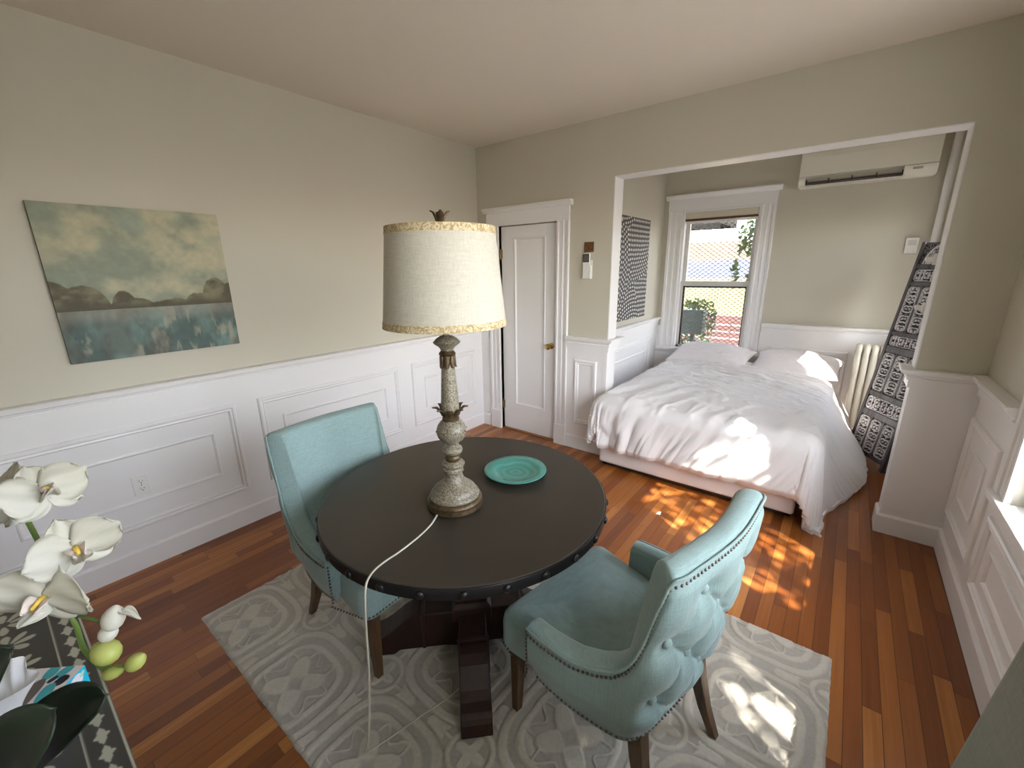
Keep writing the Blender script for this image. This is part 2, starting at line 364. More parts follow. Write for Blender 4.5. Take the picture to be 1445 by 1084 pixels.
# white wainscot field sheets behind the mouldings
def sheet(name, bx): return S(bx, name, M['trim'])
E0 = .006
sheet('trim_5', MB().box(0, E0, YF, 0, 0, .955).box(E0, .130, -E0, 0, 0, .955))
sheet('trim_6', MB().box(1.045, XO1 + E0, -E0, 0, 0, .955).box(XO1, XO1 + E0, 0, T, 0, .955).box(XO1 + E0 - .030, XO1 + E0 + .004, -E0 - .004, -E0, 0, .955).box(XO1 + E0, XO1 + E0 + .004, -E0, .030, 0, .955).box(XA, XA + E0, T + E0, YB, 0, .955).box(XA, XO1, T, T + E0, 0, .955))
sheet('trim_7', MB().box(XO2 - E0, W, -E0, 0, 0, .955).box(XO2 - E0, XO2, 0, T, 0, .955).box(XO2 - E0 - .004, XO2 + .024, -E0 - .004, -E0, 0, .955).box(XO2 - E0 - .004, XO2 - E0, -E0, .030, 0, .955).box(W - E0, W, YF, RW[0][0] - .13, 0, .955).box(W - E0, W, RW[0][1] + .13, RW[1][0] - .13, 0, .955).box(W - E0, W, -.70, 0, 0, .955).box(W - E0, W, RW[0][0] - .13, RW[0][1] + .13, 0, .63).box(W - E0, W, RW[1][0] - .13, RW[1][1] + .13, 0, .63))
sheet('trim_8', MB().box(XA, WX0 - .16, YB - E0, YB, 0, .955).box(WX0 - .16, WX1 + .14, YB - E0, YB, 0, .64).box(WX1 + .14, W, YB - E0, YB, 0, .955))
panels('trim_9', (E0, 0, 0), (0, 1, 0), (1, 0, 0), [(-3.50, -2.355), (-2.225, -1.087), (-.950, -.122)])
b = MB(); b.frame((0, -E0, 0), (1, 0, 0), (0, 0, 1), (0, -1, 0), 1.125, 1.347, .247, .852, PO); S(b, 'trim_10', M['trim'])
panels('trim_11', (W - E0, 0, 0), (0, 1, 0), (-1, 0, 0), [(-.60, -.025)], .24, .832, (.385, .69))
panels('trim_12', (W - E0, 0, 0), (0, 1, 0), (-1, 0, 0), [(-1.72, -.70), (-3.05, -1.86)], .20, .565, (.30, .465))
panels('trim_13', (0, YB - E0, 0), (1, 0, 0), (0, -1, 0), [(2.40, 3.06), (3.14, 3.6)], .25, .815, (.39, .69))
panels('trim_14', (XA + E0, 0, 0), (0, 1, 0), (1, 0, 0), [(.30, 1.70)], .245, .838, (.395, .692))
# painted lining of the alcove opening
LN = .008
S(MB().box(XO1, XO1 + LN, 0, T, 1.053, ZO).box(XO2 - LN, XO2, 0, T, 1.053, ZO).box(XO1, XO2, 0, T, ZO - LN, ZO), 'trim_15', M['trim'], bevel=.003)

# --- door
M['oldbrass'] = mat('tarnished brass', (.30, .22, .10), .45, .8)
d = emp('door_1', (DX0, 0, 0))
def part(mb, name, m, parent, **k):
    L = parent.location; mb.v = [(p[0] - L.x, p[1] - L.y, p[2] - L.z) for p in mb.v]; return mb.build(name, m, parent, **k)
# slab with a recessed single panel
dx0, dx1 = DX0 + .004, DX1 - .004; ys = .030
b = MB().box(dx0, dx1, ys + .012, ys + .035, .012, DH - .006)
b.box(dx0, .43, ys, ys + .012, .012, DH - .006).box(.775, dx1, ys, ys + .012, .012, DH - .006).box(.43, .775, ys, ys + .012, .012, .29).box(.43, .775, ys, ys + .012, 1.912, DH - .006)
b.frame((0, ys, 0), (1, 0, 0), (0, 0, 1), (0, -1, 0), .422, .783, .282, 1.920, [(0, 0), (.004, .005), (.012, .006), (.018, -.006), (.020, -.012), (0, -.012)])
part(b, 'door_panel', M['trim'], d)
b = MB()
CP = [(0, 0), (0, .022), (.018, .022), (.022, .014), (.052, .014), (.056, .018), (.070, .018), (.074, .014), (.100, .014), (.106, .022), (.128, .026), (.132, 0)]
def casing_leg(b, x_in, sgn, z0, z1, y0=0, ny=-1, w=1.0):
    poly = [(x_in + sgn * p[0] * w, y0 + ny * p[1]) for p in CP]; b.prism(poly, 'z', z0, z1)
casing_leg(b, DX0 - .004, -1, .20, DH, w=.95); casing_leg(b, DX1 + .004, 1, .20, DH, w=.92)
b.box(DX0 - .132, DX0 - .002, -.028, 0, 0, .20).box(DX1 + .002, DX1 + .128, -.028, 0, 0, .20)
b.box(DX0 - .140, DX1 + .122, -.022, 0, DH, 2.145)
b.prism([(0, 2.145), (-.030, 2.145), (-.034, 2.152), (-.046, 2.168), (-.056, 2.172), (-.056, 2.189), (0, 2.189)], 'x', DX0 - .168, DX1 + .150)
b.box(DX0 - .004, DX0, -.0, .09, 0, DH).box(DX1, DX1 + .004, 0, .09, 0, DH)
part(b, 'door_casing', M['trim'], d, bevel=.0015)
b = MB().lathe([(.028, 0), (.028, .004), (.020, .010), (.011, .014), (.010, .034), (.020, .040), (.0275, .050), (.029, .060), (.026, .069), (.016, .075), (.002, .077)], n=28)
b.v = [(p[0] + .852, ys - p[2], p[1] + .937) for p in b.v]; part(b, 'door_handle', M['brass'], d, smooth=True, angle=40)
for z in (.264, 1.777):
    b = MB().tube([(DX0 + .001, ys - .010, z - .045), (DX0 + .001, ys - .010, z + .045)], .0075, 12).box(DX0 - .002, DX0 + .016, ys - .004, ys, z - .043, z + .043); part(b, 'hinge', M['oldbrass'], d)
part(MB().box(DX0, DX1, -.004, .088, 0, .010), 'threshold', wood_material('orange threshold', (.20, .07, .015), (.34, .13, .03), .4), d)

# --- windows
def window_wall_x(name, xw, y0, y1, z0, z1, sgn, cas=.13, stool=True, meet=None):
    """window in a wall x=xw whose room side looks toward -x (sgn=-1)"""
    w = emp(name, (xw, (y0 + y1) / 2, z0)); b = MB()
    for (yin, s) in ((y0, -1), (y1, 1)):
        poly = [(xw + sgn * p[1], yin + s * p[0]) for p in CP]
        b.prism([(p[0], p[1]) for p in poly], 'z', z0 - .02, z1)
    b.box(xw + sgn * .022, xw, y0 - cas, y1 + cas, z1, z1 + .115)
    b.prism([(xw, z1 + .115), (xw + sgn * .03, z1 + .115), (xw + sgn * .05, z1 + .138), (xw + sgn * .055, z1 + .158), (xw, z1 + .158)], 'y', y0 - cas - .02, y1 + cas + .02)
    part(b, 'window_casing', M['trim'], w, bevel=.0015)
    b = MB().box(xw - .001, xw + .15, y0, y1, z0 + .0005, z0 + .006)
    b.box(xw - .045, xw - .001, y0 - cas - .01, y1 + cas + .01, z0 - .028, z0 + .006)
    part(b, 'window_sill', M['trim'], w, bevel=.004)
    part(MB().box(xw - .018, xw, y0 - cas + .01, y1 + cas - .01, z0 - .085, z0 - .028), 'window_apron', M['trim'], w, bevel=.002)
    zm = meet or (z0 + z1) / 2; f = .045
    b = MB()
    b.box(xw + .05, xw + .08, y0, y0 + f, z0, z1).box(xw + .05, xw + .08, y1 - f, y1, z0, z1).box(xw + .05, xw + .08, y0 + f, y1 - f, z0, z0 + .06).box(xw + .05, xw + .08, y0 + f, y1 - f, z1 - f, z1).box(xw + .045, xw + .085, y0 + f, y1 - f, zm - .022, zm + .022)
    part(b, 'window_frame', M['sash'], w, bevel=.002)
    part(MB().box(xw + .062, xw + .066, y0 + f, y1 - f, z0 + .06, zm - .022).box(xw + .062, xw + .066, y0 + f, y1 - f, zm + .022, z1 - f), 'window_glass', M['glass'], w)
    return w
window_wall_x('window_2', W, *RW[1], -1); window_wall_x('window_3', W, *RW[0], -1); window_wall_x('window_4', W, *RW[2], -1)
w = emp('window_1', (1.77, YB, WZ0)); b = MB()
casing_leg(b, WX0, -1, WZ0 - .01, WZ1, YB, -1, 1.22); casing_leg(b, WX1, 1, WZ0 - .01, WZ1, YB, -1, 1.02)
b.box(1.222, 2.287, YB - .024, YB, WZ1, 2.355)
b.prism([(YB, 2.355), (YB - .032, 2.355), (YB - .038, 2.364), (YB - .052, 2.382), (YB - .06, 2.386), (YB - .06, 2.402), (YB, 2.402)], 'x', 1.194, 2.315)
b.box(WX0, WX0 + .022, YB, YB + .10, WZ0, WZ1).box(WX1 - .022, WX1, YB, YB + .10, WZ0, WZ1).box(WX0 + .022, WX1 - .022, YB, YB + .10, WZ1 - .02, WZ1)
part(b, 'window_casing', M['trim'], w, bevel=.0015)
part(MB().box(1.20, 2.32, YB - .065, YB - .001, WZ0 - .028, WZ0 + .006).box(WX0, WX1, YB - .001, YB + .148, WZ0 + .0005, WZ0 + .006), 'window_sill', M['trim'], w, bevel=.004)
part(MB().box(1.225, 2.285, YB - .022, YB - .006, WZ0 - .10, WZ0 - .028), 'window_apron', M['trim'], w, bevel=.002)
x0, x1 = WX0 + .022, WX1 - .022; zm = 1.452
b = MB().box(x0, x0 + .042, YB + .075, YB + .105, zm, 2.215).box(x1 - .036, x1, YB + .075, YB + .105, zm, 2.215).box(x0, x1, YB + .075, YB + .105, 2.15, 2.215).box(x0 - .012, x1 + .010, YB + .040, YB + .100, zm - .030, zm + .024)
b.box(x0, x0 + .030, YB + .045, YB + .070, WZ0, zm).box(x1 - .030, x1, YB + .045, YB + .070, WZ0, zm).box(x0, x1, YB + .045, YB + .070, WZ0, WZ0 + .035)
part(b, 'window_frame', M['sash'], w, bevel=.002)
b = MB(); q = .018
b.box(x0 + .030, x0 + .030 + q, YB + .050, YB + .068, WZ0 + .035, zm - .03).box(x1 - .030 - q * .6, x1 - .030, YB + .050, YB + .068, WZ0 + .035, zm - .03).box(x0 + .03, x1 - .03, YB + .05, YB + .068, zm - .048, zm - .030)
part(b, 'window_gasket', M['sashdark'], w)
part(MB().box(x0 + .042, x1 - .036, YB + .088, YB + .092, zm + .02, 2.15).box(x0 + .03, x1 - .03, YB + .056, YB + .060, WZ0 + .035, zm - .03), 'window_glass', M['glass'], w)

# roller blind
t = thing('roller_blind', 'rolled-up cream blind with brown edge at the top of the alcove window', 'blind', (1.77, YB + .02, 2.14))
part(MB().prism([(YB + .005, 2.214), (YB + .005, 2.155), (YB + .010, 2.148), (YB + .030, 2.148), (YB + .036, 2.16), (YB + .036, 2.214)], 'x', x0 + .002, x1 - .002), 'blind_roll', M['blind'], t, bevel=.003)
part(MB().box(x0 + .004, x1 - .004, YB + .004, YB + .032, 2.126, 2.146), 'hem_bar', M['brown'], t)
part(MB().box(x0 + .01, x1 - .01, YB + .012, YB + .028, 2.100, 2.124), 'bottom_slat', M['trim'], t)

# ------------------------------------------------------------------ pictures
def grid_thing(name, P, cols, m, parent=None, thick=None):
    o = MB().grid(P).build(name, m, parent, smooth=True, recalc=False); set_colors(o, cols); return o
# landscape canvas on the left wall
t = thing('landscape_painting', 'unframed canvas landscape of a lake, low trees and cloudy sky above the wainscot', 'painting', (0, -2.645, 1.215))
pw, ph = .745, .748
ny, nz = 300, 300
u = np.linspace(0, 1, ny)[:, None] * np.ones((1, nz)); v = np.ones((ny, 1)) * np.linspace(0, 1, nz)[None, :]
sky = fbm(u * 5, v * 6, 3, 6); sky2 = fbm(u * 2.2 + 9, v * 3.2, 5, 4); fine = fbm(u * 30, v * 30, 9, 3)
def mixc(a, b_, t): return np.asarray(a) * (1 - t[..., None]) + np.asarray(b_) * t[..., None]
col = mixc((.30, .34, .26), (.55, .52, .36), sst(.38, .62, sky * .6 + sky2 * .4)); col = mixc(col, (.27, .36, .30), sst(.5, .68, sky2) * .7)
hor = .335
def tree_top(u):
    h = .03 + .012 * fbm(u * 20, u * 0, 4, 3)
    for (c0, w0, h0) in ((-.02, .14, .20), (.14, .13, .165), (.34, .07, .12), (.42, .08, .07), (.62, .12, .055), (.78, .10, .09), (.90, .10, .20), (1.0, .08, .16)):
        h = np.maximum(h, h0 * np.sqrt(np.clip(1 - ((u - c0) / w0) ** 2, 0, 1)))
    return h + .014 * (fbm(u * 40, v * 40, 8, 2) - .5)
tt = hor + tree_top(u); tm = sst(.006, -.006, v - tt) * (v > hor)
tc_ = mixc((.115, .10, .065), (.27, .25, .15), sst(.3, .7, fbm(u * 9, v * 14, 31, 4)) * sst(hor, hor + .08, v)); col = mixc(col, (0, 0, 0), tm) + tc_ * tm[..., None]
wt = fbm(u * 7, v * 3, 12, 5); wt2 = fbm(u * 22, v * 7, 14, 4)
wc = mixc((.10, .15, .14), (.22, .33, .30), sst(.35, .62, wt)); wc = mixc(wc, (.40, .40, .31), sst(.55, .72, wt2) * .75); wc = mixc(wc, (.10, .085, .07), sst(.58, .70, fbm(u * 4 + 7, v * 4, 41, 3)) * .55)
wc = mixc(wc, (.36, .33, .27), sst(.10, .0, np.abs(v - hor + .02) ) * .5)
wm = sst(.004, -.004, v - hor); col = mixc(col, (0, 0, 0), wm) + wc * wm[..., None]
col = col * (0.88 + .24 * fine[..., None]); col = col * .86
P = np.stack([np.full_like(u, .036) + .0008 * fine, (u - .5) * pw, v * ph], -1)
M['canvas'] = mat_attr('painted canvas', .55, bump=(700, .25, .0008))
grid_thing('painted_face', P, col, M['canvas'], t)
part(MB().box(.002, .0355, -2.645 - pw / 2, -2.645 + pw / 2, 1.215, 1.215 + ph), 'canvas_stretcher', mat('canvas edge', (.16, .15, .11), .8), t)
# dotted canvas on the alcove's left wall
t = thing('dotted_canvas', 'charcoal canvas print covered in radiating rows of white dots', 'wall art', (XA, .965, 1.115))
pw, ph = .86, 1.0; ny, nz = 330, 380
u = np.linspace(-.5, .5, ny)[:, None] * np.ones((1, nz)) * pw; v = np.ones((ny, 1)) * np.linspace(0, 1, nz)[None, :] * ph
acc = np.zeros_like(u)
best = np.full_like(u, 9.); cid = np.zeros_like(u, int)
cents = [(.62, .95), (-.75, .62), (.1, -.45), (-.25, 1.55), (.75, .15)]
for k, (cx, cy) in enumerate(cents):
    dd = np.hypot(u - cx, v - cy) * (1 + .0 * k) + .06 * np.sin(3 * np.arctan2(v - cy, u - cx)); cid = np.where(dd < best, k, cid); best = np.minimum(dd, best)
for k, (cx, cy) in enumerate(cents):
    r = np.hypot(u - cx, v - cy); a = np.arctan2(v - cy, u - cx); sp = .040
    ring = np.floor(r / sp); fr = (r / sp - ring - .5) * sp; nseg = np.maximum(np.round(2 * PI * (ring + .5) * sp / .048), 1)
    aa = (a / (2 * PI) + .5) * nseg; fa = (aa - np.floor(aa) - .5) / nseg * 2 * PI * r
    dot = sst(.0138, .0104, np.hypot(fr * 1.2, fa * .92)); acc = np.where(cid == k, dot, acc)
col = mixc((.085, .080, .075), (.72, .71, .68), acc)
P = np.stack([np.full_like(u, .034), u, v], -1); grid_thing('printed_face', P, col, mat_attr('printed canvas', .7), t)
part(MB().box(XA + .003, XA + .033, .965 - pw / 2, .965 + pw / 2, 1.115, 1.115 + ph), 'canvas_stretcher', mat('black canvas edge', (.05, .05, .05), .8), t)

# ------------------------------------------------------------------ small wall fittings
t = thing('wall_outlet', 'white double electrical outlet inside the wainscot panel under the landscape', 'outlet', (0, -2.882, .497))
t.location.x = .006
part(MB().box(.006, .012, -2.919, -2.845, .438, .556), 'cover_plate', M['plastic'], t, bevel=.002)
for z in (.475, .519):
    b = MB().tube([(.012, -2.882, z), (.015, -2.882, z)], .017, 20); r = part(b, 'socket', M['plastic'], t)
    b = MB().box(.015, .0155, -2.890, -2.888, z - .002, z + .008).box(.015, .0155, -2.876, -2.874, z - .002, z + .007).tube([(.015, -2.882, z - .009), (.0155, -2.882, z - .009)], .003, 10)
    part(b, 'slots', M['slot'], t)
part(MB().tube([(.012, -2.882, .497), (.0135, -2.882, .497)], .003, 10), 'screw', M['nail'], t)
tag(MB().box(1.190, 1.275, -.012, -.0005, 1.765, 1.845).build('wall_plate', M['corkbrown'], bevel=.002), 'small brown square plate on the wall above the white remote', 'wall plate')
t = thing('remote_holder', 'white remote control in its wall cradle beneath the brown square plate', 'remote control', (1.235, 0, 1.55))
part(MB().box(1.185, 1.268, -.008, -.0005, 1.552, 1.70).box(1.185, 1.262, -.032, -.008, 1.552, 1.560).box(1.256, 1.264, -.034, -.008, 1.552, 1.66), 'cradle', M['plastic'], t, bevel=.002)
part(MB().box(1.190, 1.252, -.030, -.009, 1.562, 1.755), 'remote_control', M['plastic'], t, bevel=.004)
part(MB().box(1.193, 1.249, -.0315, -.030, 1.685, 1.750), 'bezel', M['black'], t)
part(MB().box(1.198, 1.244, -.0325, -.0315, 1.692, 1.742), 'display', M['screen_lcd'], t)
t = thing('thermostat', 'small white plastic box on the wall below the air conditioner', 'wall box', (3.34, YB, 1.72))
part(MB().box(3.300, 3.385, YB - .030, YB - .0005, 1.725, 1.855), 'housing', M['plastic'], t, bevel=.005)
part(MB().box(3.315, 3.370, YB - .0325, YB - .030, 1.79, 1.835), 'front_panel', mat('pale panel', (.60, .58, .55), .4), t)
for xx in (3.318, 3.357): part(MB().box(xx, xx + .008, YB - .034, YB - .03, 1.738, 1.746), 'button', M['sash'], t)
t = thing('steam_pipe', 'tall white painted pipe running up the alcove back wall beside the air conditioner', 'pipe', (3.475, 1.83, 0))
part(MB().tube([(3.475, 1.83, .0), (3.475, 1.83, 2.739)], .026, 20), 'riser', M['trim'], t, smooth=True, angle=40)
part(MB().lathe([(.055, 0), (.055, .006), (.03, .012), (.03, .014)], (3.475, 1.83, 0), 20), 'floor_collar', M['trim'], t)
t = thing('wall_hook', 'white bracket peeping past the alcove edge near the top of the carved screen', 'bracket', (XO2 + .0, T + .02, 1.66))
def hook(t, z):
    x = XO2
    part(MB().box(x - .022, x + .02, T + .0005, T + .014, z - .030, z + .030), 'plate', M['trim'], t, bevel=.004)
    part(MB().prism([(T + .014, z - .016), (T + .014, z + .014), (T + .060, z + .010), (T + .066, z - .004)], 'x', x - .050, x - .004), 'arm', M['trim'], t, bevel=.004)
hook(t, 1.66)
t = thing('wall_hook', 'white bracket peeping past the alcove edge halfway down, above the wainscot cap', 'bracket', (XO2, T + .02, 1.37)); hook(t, 1.39)

# ------------------------------------------------------------------ air conditioner
M['seam'] = mat('louver grey', (.25, .23, .20), .5)
t = thing('air_conditioner', 'white wall-mounted split air conditioner with dark vent slot above the alcove radiator', 'air conditioner', (2.92, YB, 2.32))
ax0, ax1 = 2.455, 3.385; az0, az1 = 2.325, 2.625; af = YB - .21
b = MB().prism([(YB - .0005, az0 + .01), (YB - .0005, az1), (af + .03, az1), (af + .004, az1 - .02), (af, az1 - .06), (af, az0 + .085), (YB - .16, az0 + .085), (YB - .16, az0 + .05), (YB - .12, az0 + .01)], 'x', ax0, ax1)
part(b, 'body', M['ac'], t, bevel=.004)
b = MB().prism([(af + .002, az0 + .083), (af + .008, az0 + .060), (af + .03, az0 + .02), (YB - .14, az0 + .006), (YB - .12, az0 + .012), (YB - .15, az0 + .03), (YB - .155, az0 + .083)], 'x', ax0, ax0 + .055)
b.prism([(af + .002, az0 + .083), (af + .008, az0 + .060), (af + .03, az0 + .02), (YB - .14, az0 + .006), (YB - .12, az0 + .012), (YB - .15, az0 + .03), (YB - .155, az0 + .083)], 'x', ax1 - .205, ax1)
b.box(ax0 + .05, ax1 - .2, af + .030, YB - .12, az0 + .0, az0 + .018)
part(b, 'lower_housing', M['ac'], t, bevel=.002)
part(MB().box(ax0 + .055, ax1 - .205, YB - .158, YB - .150, az0 + .018, az0 + .085), 'vent_cavity', M['black'], t)
part(MB().box(ax0 + .058, ax1 - .208, af + .012, af + .040, az0 + .040, az0 + .045, None), 'louver', M['seam'], t)
part(MB().box(ax0 + .058, ax1 - .208, af + .022, af + .05, az0 + .026, az0 + .030, None), 'louver', M['seam'], t)
for k in range(5):
    xx = ax0 + .06 + k * (ax1 - ax0 - .27) / 4; part(MB().box(xx - .004, xx + .004, af + .008, YB - .155, az0 + .022, az0 + .060), 'louver_bracket', M['metal_dark'], t)
part(MB().box(ax1 - .15, ax1 - .09, af - .0 + .004, af + .010, az0 + .052, az0 + .070), 'indicator', mat('grey indicator', (.40, .39, .35), .4), t)
part(MB().box(ax0, ax1, af - .001, af + .002, az0 + .086, az0 + .089), 'panel_seam', mat('seam grey', (.35, .33, .28), .6), t)

# ------------------------------------------------------------------ radiator
t = thing('radiator', 'cream cast iron column radiator against the alcove back wall behind the carved screen', 'radiator', (3.25, 1.78, 0))
nsec = 5
for k in range(nsec):
    x = 3.130 + k * .058; b = MB()
    for yy in (1.72, 1.795):
        b.tube([(x, yy, .10), (x, yy, .15), (x, yy, .80), (x, yy, .86)], [.022, .024, .024, .020], 14, sq=(1.0, 1.0))
    b.tube([(x, 1.70, .845), (x, 1.705, .885), (x, 1.735, .905), (x, 1.78, .905), (x, 1.81, .885), (x, 1.815, .845)], [.021, .024, .026, .026, .024, .021], 12)
    b.tube([(x, 1.70, .13), (x, 1.72, .10), (x, 1.80, .10), (x, 1.815, .13)], [.022, .025, .025, .022], 12)
    if k in (0, nsec - 1):
        for yy in (1.71, 1.805): b.tube([(x, yy, .11), (x, yy, .04), (x, yy, 0)], [.020, .014, .019], 10)
    b.tube([(x - .029, 1.757, .86), (x + .029, 1.757, .86)], .014, 10).tube([(x - .029, 1.757, .12), (x + .029, 1.757, .12)], .014, 10)
    part(b, 'radiator_section', M['rad'], t, smooth=True, angle=50)

# ------------------------------------------------------------------ carved folding screen
t = thing('carved_screen', 'dark carved wooden folding screen with whitewashed openwork leaning in the alcove corner', 'folding screen')
Xw = Vector((.52, -.85, 0)).normalized(); O3 = Vector((3.175, 1.36, 0)); top = Vector((3.385, 1.492, 1.79))
Yw = (top - O3).normalized(); Yw = (Yw - Xw * Yw.dot(Xw)).normalized(); Nw = Xw.cross(Yw) * 1.0
if Nw.x > 0: Nw = -Nw
RM = Matrix((( Xw.x, Yw.x, Nw.x, O3.x), (Xw.y, Yw.y, Nw.y, O3.y), (Xw.z, Yw.z, Nw.z, O3.z + .012), (0, 0, 0, 1)))
t.matrix_world = RM
M['ebony'] = wood_material('charcoal stained wood', (.035, .033, .036), (.12, .115, .12), .5, (30, 4, 30))
SW, SH = .445, 1.805
levels = [(.08, .38, 3), (.43, .55, 1), (.59, .93, 3), (.98, 1.07, 1), (1.10, 1.47, 3), (1.50, 1.60, 1), (1.635, 1.80, 0)]
def leaf_panel(parent, zoff, det=True):
    st = .028
    b = MB().box(0, st, 0, SH, zoff - .014, zoff + .014); b.build('stile', M['ebony'], parent, bevel=.003)
    b = MB().box(SW - st, SW, 0, SH, zoff - .014, zoff + .014); b.build('stile', M['ebony'], parent, bevel=.003)
    prev = .055
    for (a, c, k) in levels:
        MB().box(st, SW - st, prev, a, zoff - .011, zoff + .011).build('crossrail', M['ebony'], parent, bevel=.003)
        prev = c
    for (a, c, k) in levels:
        if k == 3:
            ww = (SW - 2 * st - 2 * .016) / 3
            spans = [(st + i * (ww + .016), st + i * (ww + .016) + ww) for i in range(3)]
            for i in range(2):
                MB().box(spans[i][1], spans[i + 1][0], a, c, zoff - .010, zoff + .010).build('mullion', M['ebony'], parent, bevel=.002)
        else: spans = [(st, SW - st)]
        for (s0, s1) in spans:
            nu = max(24, int((s1 - s0) / .0022)); nv = max(24, int((c - a) / .0022))
            uu = np.linspace(s0, s1, nu)[:, None] * np.ones((1, nv)); vv = np.ones((nu, 1)) * np.linspace(a, c, nv)[None, :]
            x = uu - (s0 + s1) / 2; y = vv - (a + c) / 2; hw = (s1 - s0) / 2; hh = (c - a) / 2
            if k == 1: x, y, hw2, hh2 = y, x, hh, hw
            else: hw2, hh2 = hw, hh
            ax = np.abs(x)
            if k == 0: R = np.hypot(x, (vv - a)) ; inside = sst(.0, .012, .158 - R); edge = sst(.008, .003, np.abs(R - .150)); X_, Y_ = ax, vv - a
            else:
                dq = np.hypot(np.maximum(np.abs(x) - hw2 + .03, 0), np.maximum(np.abs(y) - hh2 + .035, 0)); inside = sst(.0, .006, .024 - dq)
                edge = sst(.0035, .0015, np.abs(dq - .022)); X_, Y_ = ax, np.abs(y) if k == 1 else y
            n1 = np.sin(X_ * 150 + 2.4 * np.sin(Y_ * 62 + 1.2)) * np.sin(Y_ * 85 + 2.2 * np.sin(X_ * 105)); n2 = np.sin(np.hypot(X_ - .018, np.mod(Y_ + .04, .08) - .04) * 300)
            body = n1 * .6 + n2 * .55 + .5 * (fbm(X_ * 90 + 3, Y_ * 90 + 7, 5, 2) - .5)
            pat = sst(-.02, .16, body) * inside; outer = (1 - inside) * .35 * sst(.45, .55, fbm(X_ * 160, Y_ * 160, 2, 2))
            ht = np.maximum(pat, edge); white = np.clip(np.maximum(ht, outer), 0, 1)
            col = mixc((.010, .010, .011), (.70, .68, .70), white)
            P = np.stack([uu, vv, zoff + (-.006 + .014 * ht + .004 * (1 - inside))], -1)
            grid_thing('carved_panel', P, col, M['carved'], parent)
M['carved'] = mat_attr('whitewashed carving', .6)
leaf_panel(t, 0.0)
def back_leaf(parent, zoff):
    b = MB().box(0, .028, 0, SH, zoff - .012, zoff + .012).box(SW - .028, SW, 0, SH, zoff - .012, zoff + .012)
    for (a, c, k) in levels: b.box(.028, SW - .028, a - .03, a, zoff - .010, zoff + .010).box(.028, SW - .028, a, c, zoff - .003, zoff + .003)
    b.build('folded_leaf', M['ebony'], parent, bevel=.002)
back_leaf(t, -.036)

# ------------------------------------------------------------------ rug
RX0, RX1, RY0, RY1 = .715, 3.160, -2.893, -1.312
nx, ny = 620, 400
x = np.linspace(RX0, RX1, nx)[:, None] * np.ones((1, ny)); y = np.ones((nx, 1)) * np.linspace(RY0, RY1, ny)[None, :]
TL = .50
def ring(r, r0, w): return sst(w, w * .45, np.abs(r - r0))
jx = .010 * (fbm(x * 9, y * 9, 3, 3) - .5); jy = .010 * (fbm(x * 9 + 40, y * 9, 6, 3) - .5)
gx = (x + jx - .93) / TL; gy = (y + jy + 2.78) / TL
pat = np.zeros_like(x)
# large medallions
fx = (gx - np.round(gx)) * TL; fy = (gy - np.round(gy)) * TL; r = np.hypot(fx, fy); a = np.arctan2(fy, fx)
lob = 1 + .07 * np.cos(4 * a)
pat = np.maximum(pat, ring(r * lob, .225, .020)); pat = np.maximum(pat, ring(r * lob, .165, .017))
pat = np.maximum(pat, sst(.012, -.004, r - .085 * (1 + .42 * np.cos(4 * a + PI))) * sst(.004, .012, np.abs(fx * fy) * 8 + r * .2))
pat = np.maximum(pat, ring(r * (1 + .22 * np.cos(8 * a)), .118, .007))
# small medallions with a quatrefoil
hx = (gx - .5 - np.round(gx - .5)) * TL; hy = (gy - .5 - np.round(gy - .5)) * TL; r2 = np.hypot(hx, hy); a2 = np.arctan2(hy, hx)
out = r * lob > .248
p2 = np.maximum(ring(r2, .078, .011), sst(.006, -.004, r2 - .043 * (1 + .38 * np.cos(4 * a2))))
for k in range(4):
    th = k * PI / 2; cxk, cyk = .152 * math.cos(th), .152 * math.sin(th); rr = np.hypot(hx - cxk, hy - cyk); ak = np.arctan2(hy - cyk, hx - cxk)
    p2 = np.maximum(p2, sst(.006, -.004, rr - .040 * (1 + .35 * np.cos(3 * (ak - th)))))
    p2 = np.maximum(p2, sst(.007, .003, np.abs(-hx * math.sin(th) + hy * math.cos(th))) * (r2 > .078) * (r2 < .15) * ((hx * math.cos(th) + hy * math.sin(th)) > 0))
pat = np.maximum(pat, p2 * out)
ew = np.minimum(np.minimum(x - RX0, RX1 - x), np.minimum(y - RY0, RY1 - y)); edge = sst(.0, .02, ew)
hz = .006 + .006 * pat + .0018 * fbm(x * 260, y * 260, 21, 2)
hz = hz * np.sqrt(np.clip(ew / .012, 0, 1)) + .001
wob = (fbm(x * 25, y * 25, 8, 3) - .5) * .006
col = mixc((.42, .395, .345), (.57, .535, .455), pat * .85); col = col * (.90 + .2 * fbm(x * 120, y * 120, 33, 3))[..., None]
P = np.stack([x + wob * (ew < .02), y + wob * (ew < .02), hz], -1)
M['rug'] = mat_attr('wool rug pile', .95, bump=(420, .7, .004), spec=.1, sheen=.3)
rug = grid_thing('area_rug', P, col, M['rug'])
tag(rug, 'pale grey wool area rug with carved medallion pattern under the round table', 'rug')
RZ = .010

